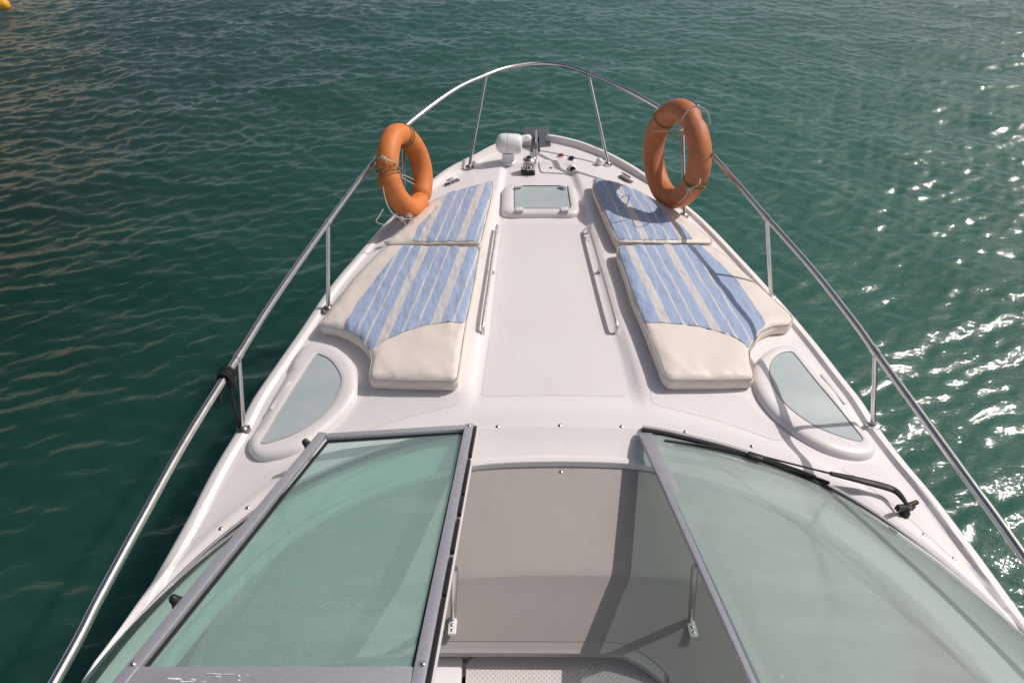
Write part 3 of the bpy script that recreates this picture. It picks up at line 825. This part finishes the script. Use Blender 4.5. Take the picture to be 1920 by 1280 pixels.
# anchor roller bracket at the stem
AP = Vector((.02, 5.56, -.02)); an = empty("anchor_bracket", AP, boat)
def ub(px, py, z): return U(px, py, z)-AP
bm = bmesh.new()
q = [ub(984, 238, .04), ub(1029, 238, .04), ub(1033, 273, .04), ub(1013, 275, .04), ub(1013, 285, .035), ub(995, 285, .035), ub(995, 275, .04), ub(979, 273, .04)]
f = bm.faces.new([bm.verts.new(v) for v in q]); r = bmesh.ops.extrude_face_region(bm, geom=[f])
for v in [g for g in r['geom'] if isinstance(g, bmesh.types.BMVert)]: v.co.z -= .006
mk("stem_plate", bm, M_darksteel, an, False)
for x in (998.5, 1011):
    bm = bmesh.new(); bar(bm, ub(x, 246, .035), ub(x+.5, 283, .03), .006, .05, bev=.002); mk("cheek_plate", bm, M_darksteel, an)
bm = bmesh.new(); a, b = ub(999, 262, .04), ub(1011, 262, .04); tube(bm, [a, a.lerp(b, .3), a.lerp(b, .5), a.lerp(b, .7), b], [.028, .022, .016, .022, .028], 16); mk("roller", bm, M_black, an)
bm = bmesh.new(); tube(bm, [ub(1005.5, 246, .055), ub(1005.5, 258, .07), ub(1005.5, 270, .068)], [.010, .013, .010], 10); mk("anchor_shank", bm, M_steel, an)
bm = bmesh.new(); bar(bm, ub(1016, 246, .032), ub(1021, 252, .032), .03, .012); mk("pin_bracket", bm, M_black, an)
# chain
def chain(pts, name, link=.034, wr=.0042):
    C_ = resample(crom(pts, 10), 400); L = sum((a-b).length for a, b in zip(C_, C_[1:])); n = int(L/(link*.74)); C_ = resample(C_, n)
    bm = bmesh.new()
    for i in range(n-1):
        c = (C_[i]+C_[i+1])/2; t = (C_[i+1]-C_[i]).normalized(); u = Vector((0, 0, 1)) if i % 2 else Vector((1, 0, 0)); u = (u-t*u.dot(t)).normalized()
        tube(bm, [c + t*math.cos(a)*link*.5 + u*math.sin(a)*link*.30 for a in [2*PI*k/10 for k in range(10)]], wr, 6, True)
    return mk(name, bm, M_steel, boat)
chain([U(1006, 268, .06), U(1005.5, 280, .055), Uh(1005, 295, .045), Uh(1003, 308, .045), Uh(999, 318, .05)], "anchor_chain")
chain([U(1002, 272, .045), Uh(1001, 290, .03), Uh(1000, 304, .03), Uh(996, 314, .045)], "anchor_chain", .03, .0038)
# locker lid
P = Uh(1036, 317, 0); lk = empty("locker_lid", P, boat)
lidp = [Uh(1010, 309.5, .0), Uh(1064, 310, .0), Uh(1078, 322, 0), Uh(1015, 325, .0)]
lp = resample(poly_world([(p.x, p.y) for p in lidp], .03, 5), 60, True)
bm = sheet([(p.x, p.y) for p in lp], lambda x, y: H0(x, y)+.010, .06)
r = bmesh.ops.extrude_face_region(bm, geom=bm.faces[:])
for v in [g for g in r['geom'] if isinstance(g, bmesh.types.BMVert)]: v.co.z -= .02
for v in bm.verts: v.co -= P
mk("lid", bm, M_gel, lk, angle=30)
bm = bmesh.new(); lathe(bm, [(0, .006), (.014, .005), (.017, 0)], Uh(1033, 315, .009)-P, seg=16); mk("lid_latch", bm, M_steel, lk)
# shell vent
P = Uh(1073, 316, 0); vt = empty("cowl_vent", P, boat)
bm = bmesh.new(); bmesh.ops.create_uvsphere(bm, u_segments=20, v_segments=12, radius=.04)
for v in bm.verts: v.co = Vector((v.co.x*.8, v.co.y*1.15, max(v.co.z, -.005)*.8))
mk("shell", bm, M_white, vt)
bm = bmesh.new(); lathe(bm, [(0, .0), (.018, .002), (.022, 0)], (0, -.046, .012), (0, -1, .3), 14); mk("mouth", bm, M_black, vt)
# foot switches
for x, y, m in ((1052, 294, M_red), (1072, 299, M_black)):
    P = Uh(x, y, 0); fs = empty("foot_switch", P, boat)
    bm = bmesh.new(); lathe(bm, [(.036, -.01), (.036, .004), (.030, .010), (.026, .010), (.024, .006), (0, .006)], (0, 0, 0), seg=24); mk("switch_ring", bm, M_white if m is M_red else M_steel, fs)
    bm = bmesh.new(); lathe(bm, [(.022, .006), (.022, .018), (.014, .024), (0, .024)], (0, 0, 0), seg=20); mk("switch_cap", bm, m, fs)
# round white lamps by the forward stanchions
for x, y in ((891.5, 307), (1124, 302.5)):
    P = Uh(x, y, .03); nl = empty("navigation_lamp", P, boat)
    bm = bmesh.new(); bmesh.ops.create_uvsphere(bm, u_segments=20, v_segments=14, radius=.028); mk("dome", bm, M_frame, nl)
    bm = bmesh.new(); lathe(bm, [(.026, -.05), (.026, -.018), (.0, -.016)], (0, 0, 0), seg=18); mk("dome_base", bm, M_white, nl)
# cleats
for pts in (((839, 338.5), (855, 332)), ((1167, 325), (1181, 333))):
    A, B = Uh(*pts[0], .035), Uh(*pts[1], .035); c_ = (A+B)/2; cl = empty("cleat", c_, boat)
    bm = bmesh.new(); d = (B-A)
    tube(bm, [-d*.62+Vector((0, 0, .0)), -d*.3, d*.3, d*.62], [.005, .009, .009, .005], 10)
    mk("horn", bm, M_steel, cl)
    bm = bmesh.new()
    for k in (-.22, .22): tube(bm, [d*k, d*k+Vector((0, 0, -.05))], .009, 10)
    mk("leg", bm, M_steel, cl)
    bm = bmesh.new(); bar(bm, -d*.8+Vector((0, 0, -.028)), d*.8+Vector((0, 0, -.028)), .035, .008, bev=.002); mk("cleat_base", bm, M_darksteel, cl)
# chocks on toe rail
for x, y in ((1488, 553),):
    pass

# ------------------------------------------------------------------ cushions
def inset(P, d):
    out = []; n = len(P)
    A = sum(a.x*b.y-b.x*a.y for a, b in zip(P, P[1:]+P[:1]))
    s = 1 if A > 0 else -1
    for i in range(n):
        a, b = P[i-2], P[(i+2) % n]; t = (b-a).normalized(); out.append(P[i]+Vector((-t.y, t.x, 0))*d*s)
    return out
TH = .082
def cushion(name, label, pxs, spx, smat, seed):
    top = lambda x, y: H0(x, y)
    raw = [Uh(x, y, TH) for x, y in pxs]
    P = resample(poly_world([(p.x, p.y) for p in raw], .03, 4), 150, True)
    c = sum(P, Vector())/len(P); org = Vector((c.x, c.y, H0(c.x, c.y)))
    bm = bmesh.new(); prof = [(.012, .001), (0, .012), (-.006, .045), (0, TH-.016), (.003, TH-.012), (.012, TH-.003), (.03, TH+.003), (.06, TH+.006)]
    rows = []
    for d, h in prof:
        L = inset(P, d)
        if d > .02:
            for _ in range(int(d*500)): L = [(L[i-1]+L[i]*2+L[(i+1) % len(L)])/4 for i in range(len(L))]
        rows.append([bm.verts.new((p.x, p.y, h)) for p in L])
    n = len(P)
    for A, B in zip(rows, rows[1:]):
        for k in range(n): bm.faces.new((A[k], A[(k+1) % n], B[(k+1) % n], B[k]))
    bm.faces.new(rows[-1]); bm.faces.new(rows[0])
    xs = [p.x for p in P]; ys = [p.y for p in P]
    cutgrid(bm, .03, min(xs), max(xs), min(ys), max(ys))
    SP = [Uh(x, y, TH) for x, y in spx]
    SP = resample(crom([(p.x, p.y, 0) for p in SP], 1, True), 110, True)
    def near(L, p):
        b = 9
        for a, q in zip(L, L[1:]+L[:1]):
            d = q-a; t = max(0, min(1, (p-a).dot(d)/max(d.dot(d), 1e-9))); e = (p-a-d*t).length
            if e < b: b = e
        return b
    def wr(x, y):
        dS = near(SP, Vector((x, y, 0)))
        k = .0045*noise.noise(Vector((x*5, y*5, seed)))+.0022*noise.noise(Vector((x*16, y*9, seed+4)))
        k += .0085*noise.noise(Vector((x*34, y*7, seed+9)))*math.exp(-dS/.055) + .003*noise.noise(Vector((x*20+y*14, y*6-x*5, seed+2)))
        return k
    def zt(x, y, h):
        w = sstep(.05, TH-.005, h)
        return H0(x, y)*1.0 + h + wr(x, y)*w
    for v in bm.verts:
        v.co.z = zt(v.co.x, v.co.y, v.co.z)
    for v in bm.verts: v.co -= org
    o = mk(name, bm, M_vinyl, None, angle=60); o.location = org; o["label"] = label; o["category"] = "cushion"; o["group"] = "sun pad cushions on the foredeck"
    # striped fabric panel
    def ph(x, y):
        d = near(P, Vector((x, y, 0)))
        return interp([(0, TH-.012), (.003, TH-.012), (.012, TH-.003), (.03, TH+.003), (.06, TH+.006)], d)
    sm = sheet([(p.x, p.y) for p in SP], lambda x, y: zt(x, y, ph(x, y)), .02, .0032)
    for v in sm.verts: v.co -= org
    so_ = mk("striped_fabric", sm, smat, o, angle=80)
    pts = [Vector((q.x, q.y, H0(q.x, q.y)+TH-.012))-org for q in inset(P, -.001)]
    bm = bmesh.new(); tube(bm, pts, .0036, 6, True); mk("piping", bm, M_pipe, o)
    pts = [Vector((q.x, q.y, H0(q.x, q.y)+.010))-org for q in inset(P, -.001)]
    return o, org
# stripe phase: pattern coordinate is object-space, so give it the world offset of the cushion
def smat_for(org, side):
    ang = math.radians(7)*(1 if side > 0 else -1)
    return ang
R_aft = [(1158, 459), (1311, 458), (1334, 459), (1360, 477), (1384, 497), (1439, 547.5), (1470, 575), (1488, 592), (1483, 605), (1452, 606.5), (1428, 617), (1412, 640), (1405.5, 656), (1408, 680), (1415, 700), (1413, 706), (1350, 708), (1256, 708), (1244, 698), (1228, 655), (1212, 614), (1186, 555), (1172, 510), (1158, 472)]
R_aft_s = [(1161, 461), (1200, 459.5), (1250, 459), (1311, 460), (1345, 490), (1380, 526), (1410, 568), (1436, 609), (1424, 618), (1410, 638), (1404.5, 652), (1385.5, 638), (1346, 622), (1315, 615), (1279, 610), (1245, 607), (1211, 605.5), (1190, 556), (1176, 512), (1162, 474)]
L_aft = [(898, 462), (800, 459), (742, 457), (723, 459), (700, 480), (658, 523), (630, 563), (601, 600), (600, 606), (625, 609), (648, 617), (674, 632.5), (693, 653), (697, 672), (692, 700), (694, 706), (760, 709), (853, 710), (858, 704), (865, 655), (872, 608), (880, 570), (889, 526), (895, 490), (899, 466)]
L_aft_s = [(897, 463.5), (850, 462), (800, 461.5), (757, 461), (731, 492), (705, 525), (677, 561), (646, 613), (660, 621), (676, 633), (692, 651.5), (695, 655), (710, 645), (754, 625), (799, 611), (835, 606.5), (870, 606), (878, 570), (887.5, 526), (893.5, 490), (897, 468)]
R_fwd = [(1113, 333), (1122, 333), (1161, 342), (1196, 356), (1231, 374), (1262, 389), (1300, 419), (1337, 449), (1333, 453), (1250, 453), (1160, 451), (1153, 443), (1140, 415), (1125, 380), (1113, 352)]
R_fwd_s = [(1116, 335), (1124, 336), (1160, 344), (1198, 358.5), (1222, 377), (1262, 412), (1299, 449), (1250, 450), (1163, 449), (1157, 442), (1144, 415), (1128, 380), (1116, 352)]
L_fwd = [(923, 336), (881, 349), (838, 361), (811, 373), (770, 412), (745, 434), (723, 452), (727, 456), (800, 455), (898, 454), (902, 449), (908, 425), (916, 390), (923, 360)]
L_fwd_s = [(922, 338), (881, 351), (838, 363), (814, 397), (787, 423), (774, 453), (800, 453), (897, 452), (900, 448), (906, 425), (914, 390), (921, 360)]
def cush(lbl, P, Sx, side, seed):
    raw = [Uh(x, y, TH) for x, y in P]
    PP_ = resample(poly_world([(p.x, p.y) for p in raw], .03, 4), 150, True); c = sum(PP_, Vector())/len(PP_)
    fwd = seed > 6
    t = math.tan(math.radians(6.0 if side > 0 else -7.5))
    if fwd: ref = Uh(*((1183, 400) if side > 0 else (884, 400)), TH)
    else: ref = Uh(*((1177, 460) if side > 0 else (872, 464)), TH)
    phase = (c.x + c.y*t) - (ref.x + ref.y*t)
    m = stripes("striped_fabric_cloth", math.atan(t), phase, side, side < 0 or fwd, fwd)
    return cushion("sun_cushion", lbl, P, Sx, m, seed)
cush("large blue striped cream sun cushion beside the right cabin window, its back corner squared", R_aft, R_aft_s, 1, 1)
cush("large blue striped cream sun cushion beside the left cabin window, curved notch facing the window", L_aft, L_aft_s, -1, 5)
cush("short blue striped cushion right of the deck hatch, shaded by the paler life ring", R_fwd, R_fwd_s, 1, 9)
cush("short sunlit blue striped cushion left of the deck hatch, below the small bright orange ring", L_fwd, L_fwd_s, -1, 13)

# ------------------------------------------------------------------ life rings
def life_ring(label, c, t, lean, R, r, m, ties, pinch):
    """t horizontal axis in ring plane; lean tilts the bottom inboard"""
    o = empty("life_ring", c); tag(o, label, "life ring", "orange life rings tied to the bow rail")
    t = Vector(t).normalized(); inb = Vector((-t.y, t.x, 0))
    if inb.x*c[0] > 0: inb = -inb
    b = (Vector((0, 0, 1))*math.cos(lean) - inb*math.sin(lean)).normalized(); n = t.cross(b)
    def cp(a, rr=None):
        q = (R if rr is None else rr); k = 1+.018*math.cos(4*a+.4)
        return t*math.cos(a)*q*k + b*math.sin(a)*q*k
    bm = bmesh.new(); NS, NT = 96, 28; rings = []
    for i in range(NS):
        a = 2*PI*i/NS; ctr = cp(a); rad = (t*math.cos(a)+b*math.sin(a))
        rr = r
        for pa, dep in pinch:
            d = (a-pa+PI) % (2*PI)-PI; rr *= 1-dep*math.exp(-(d/.10)**2)
        rr *= 1+.012*noise.noise(Vector((math.cos(a)*3, math.sin(a)*3, R*9)))
        rings.append([bm.verts.new(ctr + rad*math.cos(u)*rr*.98 + n*math.sin(u)*rr*1.02) for u in [2*PI*k/NT for k in range(NT)]])
    for i in range(NS):
        A, B = rings[i], rings[(i+1) % NS]
        for k in range(NT): bm.faces.new((A[k], A[(k+1) % NT], B[(k+1) % NT], B[k]))
    mk("ring_body", bm, m, o)
    # moulded seams
    for a, mm, w in ties:
        ctr = cp(a); rad = (t*math.cos(a)+b*math.sin(a)); tg = rad.cross(n)
        for j in range(w):
            bm = bmesh.new(); sh = tg*(j-(w-1)/2)*.016; tl = .35*(1 if j % 2 else -1)
            tube(bm, [ctr+sh + rad*math.cos(u)*(r+.004) + n*math.sin(u)*(r+.004) + tg*.02*math.sin(u+j)*tl for u in [2*PI*k/24 for k in range(24)]], .0035, 6, True)
            mk("lashing", bm, mm, o)
    return o, cp, t, b, n
# right ring
ang = math.radians(-19)
cR = U(1266, 291, .365)
tR = Vector((math.sin(ang), math.cos(ang), 0))
rad_ = math.radians
oR, cpR, t_, b_, n_ = life_ring("large faded salmon orange life ring lashed to the right side of the bow rail", cR, tR, rad_(4), .279, .073, M_ringR,
    [(rad_(40), M_ropey, 2), (rad_(194), M_ropey, 2)], [(rad_(116), .17), (rad_(240), .20), (rad_(20), .04)])
def rp(o, pts, m, r=.0045, name="rope"):
    bm = bmesh.new(); tube(bm, crom(pts, 6), r, 7); return mk(name, bm, m, o)
CAMP = Vector((CX, 0, CZ))
def onring(c, side, px, py, h):
    """point on the near face of a ring (a plane h in front of its middle) seen at a photo pixel"""
    u = px-960; v = 640-py
    d = Vector((u, v*math.sin(PITCH)+FPX*math.cos(PITCH), v*math.cos(PITCH)-FPX*math.sin(PITCH)))
    k = (c+side*h-CAMP).dot(side)/d.dot(side)
    return CAMP+d*k-c
def knot(o, base, sz, n, m, r=.005):
    bm = bmesh.new(); rg = random.Random(int(abs(base.x*9999)))
    for k in range(n):
        A = Vector((rg.uniform(-1, 1), rg.uniform(-1, 1), rg.uniform(-.6, .6))).normalized(); B = A.orthogonal().normalized(); B.rotate(Matrix.Rotation(rg.uniform(0, 6), 3, A))
        o2 = Vector((rg.uniform(-1, 1), rg.uniform(-1, 1), rg.uniform(-1, 1)))*sz*.35
        tube(bm, [base+o2+A*sz*math.cos(u)*rg.uniform(.95, 1.1)+B*sz*.55*math.sin(u) for u in [2*PI*j/12 for j in range(12)]], r*.75, 7, True)
    tube(bm, crom([base, base+Vector((sz, 0, -sz)), base+Vector((sz*1.6, 0, -sz*2.6))], 4), r*.6, 6)
    mk("knot", bm, m, o)
side = -n_ if n_.y > 0 else n_     # towards the camera
q = lambda x, y, h=.084: onring(cR, side, x, y, h)
rp(oR, [q(1273, 246, .02), q(1277, 230, .06), q(1285, 214, .084), q(1296, 203, .08), q(1309, 199, .07)], M_rope)
rp(oR, [q(1309, 199, .07), q(1321, 205, .06), q(1329, 217, .03), q(1331.5, 232, .0)], M_rope)
rp(oR, [q(1219, 243, .06), q(1236, 246, .082), q(1254, 246, .082), q(1272, 246, .02), q(1280, 243, -.05)], M_rope, .0035)
rp(oR, [q(1290, 355, .07), q(1302, 351, .06), q(1311, 345, .04), q(1313, 335, .02)], M_rope)
rp(oR, [q(1290, 357, .07), q(1284, 370, .07), q(1272, 380, .05), q(1262, 389, .02)], M_rope)
rp(oR, [q(1252, 248, .05), q(1266, 255, .0), q(1281, 252, -.06), q(1294, 252, .0)], M_ropey, .0035)
rp(oR, [q(1290, 291, .084), q(1312, 290, .084), q(1330, 287, .02), q(1336, 291, -.06)], M_ropey, .0035)
knot(oR, q(1310, 200, .07), .012, 4, M_rope); knot(oR, q(1291, 355, .07), .014, 4, M_rope); knot(oR, q(1335, 289, -.05), .014, 3, M_ropey, .004)

# left ring
ang = math.radians(15); cL = U(761, 322, .29); tL = Vector((math.sin(ang), math.cos(ang), 0))
oL, cpL, t2, b2, n2 = life_ring("small bright orange life ring lashed to the left side of the bow rail", cL, tL, rad_(14), .235, .070, M_ringL,
    [(rad_(58), M_ropey, 3), (rad_(156), M_ropey, 2)], [(rad_(105), .05), (rad_(156), .20), (rad_(-72), .22)])
side = -n2 if n2.y > 0 else n2
q = lambda x, y, h=.08: onring(cL, side, x, y, h)
knot(oL, U(709, 297, .44)-cL, .02, 5, M_ropeb)
rp(oL, [q(709, 296, -.02), q(718, 297, .075), q(730, 301, .08), q(742, 306, .07), q(748, 317, .03), q(752, 330, -.02)], M_rope, .0038)
rp(oL, [q(752, 328, -.02), q(763, 331, .0), q(776, 337, .0)], M_rope, .0028)
rp(oL, [q(752, 332, -.02), q(764, 339, .0), q(777, 346, .0)], M_rope, .0028)
rp(oL, [q(718, 350, .0), q(722, 372, .0), q(731, 394, .02), q(744, 406, .04), q(760, 411, .05), q(776, 410, .05)], M_rope, .0034)
rp(oL, [q(719, 392, .0), q(711, 405, .0), q(705.5, 416, .0), q(720, 421.5, .0)], M_rope, .0022)
knot(oL, q(719, 297, .075), .012, 3, M_rope); knot(oL, q(770, 251, .06), .010, 3, M_rope); knot(oL, q(766, 405, .06), .02, 5, M_rope)
knot(oL, q(752, 411, .04), .016, 3, M_rope)

# ------------------------------------------------------------------ black strap tied to the rail
P = rail_near(423, 703); st = empty("mooring_strap", P); tag(st, "black webbing strap wrapped round the left rail with its tail hanging to the deck", "strap")
i0 = RS.index(P); td = (RS[i0+1]-RS[i0-1]).normalized()
bm = bmesh.new()
for k in range(5):
    u_ = td.orthogonal().normalized(); v_ = td.cross(u_)
    tube(bm, [td*(k-2)*.010 + u_*math.cos(a)*(.024+.003*(k % 2)) + v_*math.sin(a)*.024 for a in [2*PI*j/16 for j in range(16)]], .0075, 7, True)
mk("wrap", bm, M_strap, st)
bm = bmesh.new(); lathe(bm, [(0, -.03), (.018, -.022), (.022, 0), (.016, .02), (0, .025)], (.005, .01, -.045), seg=14); mk("knot", bm, M_strap, st)
E_ = Uh(452, 812, -.02)-P
bm = bmesh.new(); tube(bm, crom([Vector((.01, .0, -.04)), E_*.3+Vector((.0, 0, -.01)), E_*.7, E_], 6), .008, 8, flat=.5); mk("tail", bm, M_strap, st)
bm = bmesh.new(); tube(bm, crom([Vector((-.01, -.03, -.02)), Vector((-.025, -.05, -.06)), Vector((-.03, -.06, -.09))], 5), .009, 8); mk("loose_end", bm, M_strap, st)

# ------------------------------------------------------------------ yellow float
zw = WATER+14*math.tan(TRIM)
for _ in range(9): P = U(0, 9, zw+.08); zw = WATER+P.y*math.tan(TRIM)
fl = empty("yellow_float", Vector((P.x-.12, P.y, zw-.02))); tag(fl, "yellow floating buoy with dark underside at the far left corner of the water", "buoy")
bm = bmesh.new(); prof = []
for k in range(17):
    a = PI*k/16; prof.append((.12*math.sin(a)**.6 if 0 < k < 16 else 0, -.32*math.cos(a)))
lathe(bm, prof, (-.05, 0, .10), (1, 0, 0), 24); mk("shell", bm, mat("yellow_shell", (.75, .36, .03), .4), fl)
bm = bmesh.new(); lathe(bm, [(.115, -.2), (.126, -.19), (.126, .19), (.115, .2)], (-.05, 0, .07), (1, 0, 0), 24); mk("band", bm, M_black, fl)

# ------------------------------------------------------------------ water
def water_mesh():
    rng = np.random.RandomState(7)
    def axis(lo, hi, d0, grow, cen):
        out = [cen]; d = d0; x = cen
        while x < hi:
            if x > cen+12: d *= grow
            x += d; out.append(x)
        d = d0; x = cen
        while x > lo:
            if x < cen-12: d *= grow
            x -= d; out.insert(0, x)
        return np.array(out)
    xs = axis(-1500, 1500, .036, 1.035, 0)
    ys = []; y = -6.0; 
    while y < 2000:
        ys.append(y)
        if y < .5: y += .10
        elif y < 24: y += .030+.0012*max(0, y-6)
        else: y += .06*1.03**(len([q for q in ys if q > 24]))
    y = -6.0; d = .1
    while y > -600: d *= 1.25; y -= d; ys.insert(0, y)
    ys = np.array(ys)
    X, Y = np.meshgrid(xs, ys)
    Z = np.zeros_like(X)
    # warp so crests are never straight
    WX = X + .25*np.sin(Y*.55+1.3)+.15*np.sin(X*.8+Y*.4); WY = Y + .28*np.sin(X*.45+.7)+.16*np.sin(X*.9-Y*.5+2)
    fade = np.exp(-np.maximum(0, np.hypot(X, Y)-28)/14)
    amp_env = 1+.35*np.sin(.33*WX+.21*WY+.5)*np.sin(.19*WX-.41*WY)
    lams = np.exp(np.linspace(math.log(.10), math.log(2.2), 120))
    for l in lams:
        th = math.radians(98 + rng.normal(0, 33 if l < .7 else 36)); k = 2*PI/l
        slope = (.046*math.exp(-(math.log(l/.165)/.62)**2)+.012)*.93
        a = slope/k; ph = rng.uniform(0, 2*PI)
        arg = k*(WX*math.cos(th)+WY*math.sin(th))+ph
        Z += a*(np.sin(arg)+.18*np.cos(2*arg))
    Z *= fade*amp_env
    V = np.stack([X, Y, Z], -1).reshape(-1, 3)
    ny, nx = X.shape; idx = np.arange(nx*ny).reshape(ny, nx)
    F = np.stack([idx[:-1, :-1], idx[:-1, 1:], idx[1:, 1:], idx[1:, :-1]], -1).reshape(-1, 4)
    me = bpy.data.meshes.new("water"); me.vertices.add(len(V)); me.vertices.foreach_set("co", V.astype(np.float32).ravel())
    me.loops.add(F.size); me.loops.foreach_set("vertex_index", F.ravel().astype(np.int32))
    me.polygons.add(len(F)); me.polygons.foreach_set("loop_start", np.arange(0, F.size, 4, dtype=np.int32))
    me.polygons.foreach_set("use_smooth", np.ones(len(F), dtype=bool)); me.update(calc_edges=True)
    o = bpy.data.objects.new("water", me); COL.objects.link(o); o.location = (0, 0, WATER); o.rotation_euler.x = TRIM; tag(o, kind="structure"); print("water verts", len(V))
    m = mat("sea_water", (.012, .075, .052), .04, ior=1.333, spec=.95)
    geo = coord(m)
    c = mixc(m, ramp(m, noise_tex(m, .12, 3, .5, vec=geo), [(.35, (0, 0, 0)), (.7, (1, 1, 1))]), (.022, .094, .070), (.028, .110, .083))
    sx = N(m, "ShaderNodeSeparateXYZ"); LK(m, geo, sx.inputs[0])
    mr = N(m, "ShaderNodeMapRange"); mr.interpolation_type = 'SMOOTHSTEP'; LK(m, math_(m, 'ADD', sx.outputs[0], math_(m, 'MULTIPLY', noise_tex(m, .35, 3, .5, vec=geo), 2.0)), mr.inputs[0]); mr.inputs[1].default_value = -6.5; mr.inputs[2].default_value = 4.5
    c = mixc(m, mr.outputs[0], (.003, .014, .010), c)   # shade painted into the water: base colour darkens towards the left
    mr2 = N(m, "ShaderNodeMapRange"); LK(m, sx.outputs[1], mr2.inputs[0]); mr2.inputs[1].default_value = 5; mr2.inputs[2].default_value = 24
    c = mixc(m, mr2.outputs[0], c, (.078, .146, .142))   # painted sky sheen: base colour turns lighter and greyer with distance
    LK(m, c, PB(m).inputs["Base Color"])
    h = math_(m, 'ADD', noise_tex(m, 9, 4, .55, vec=geo, sc=(.7, 1.25, 1)), math_(m, 'MULTIPLY', noise_tex(m, 26, 3, .6, vec=geo, sc=(.7, 1.2, 1)), .42))
    b_ = PB(m); b_.subsurface_method = 'BURLEY'; b_.inputs["Subsurface Weight"].default_value = 1.0; b_.inputs["Subsurface Radius"].default_value = (.35, 1.0, .8); b_.inputs["Subsurface Scale"].default_value = .7
    LK(m, bump(m, h, .9, .0105), PB(m).inputs["Normal"])
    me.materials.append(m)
    return o
water_mesh()

# ------------------------------------------------------------------ quayside building left of the frame (seen mirrored in the water)
bd = empty("quayside_building", (-22, 28, WATER+28*math.tan(TRIM))); bd.rotation_euler.x = TRIM; tag(bd, "tan quayside building left of the boat, seen only mirrored in the water", "building")
M_wall = mat("tan_render", (.52, .40, .26), .8)
LK(M_wall, mixc(M_wall, noise_tex(M_wall, .6, 5, .6), (.50, .40, .27), (.64, .53, .38)), PB(M_wall).inputs["Base Color"])
M_win = mat("dark_window_glass", (.03, .04, .05), .1)
bm = bmesh.new(); box(bm, (-4, 0, 4.25), (8, 16, 8.5)); mk("wall", bm, M_wall, bd, False)
bm = bmesh.new(); box(bm, (-4, 0, 8.7), (8.6, 16.6, .4)); mk("roof", bm, M_wall, bd, False)
src = None
for k in range(4):
    for j in range(2):
        if src is None:
            bm = bmesh.new(); box(bm, (0, 0, 0), (.12, 1.5, 1.6)); src = mk("window", bm, M_win, bd, False); o = src
        else:
            o = src.copy(); COL.objects.link(o); o.parent = bd
        o.location = (0.02, -5.6+3.7*k, 2+3.2*j)
bm = bmesh.new(); box(bm, (2-.6, 0, -.1+.3), (1.6, 18, .8)); mk("quay_edge", bm, M_wall, bd, False)
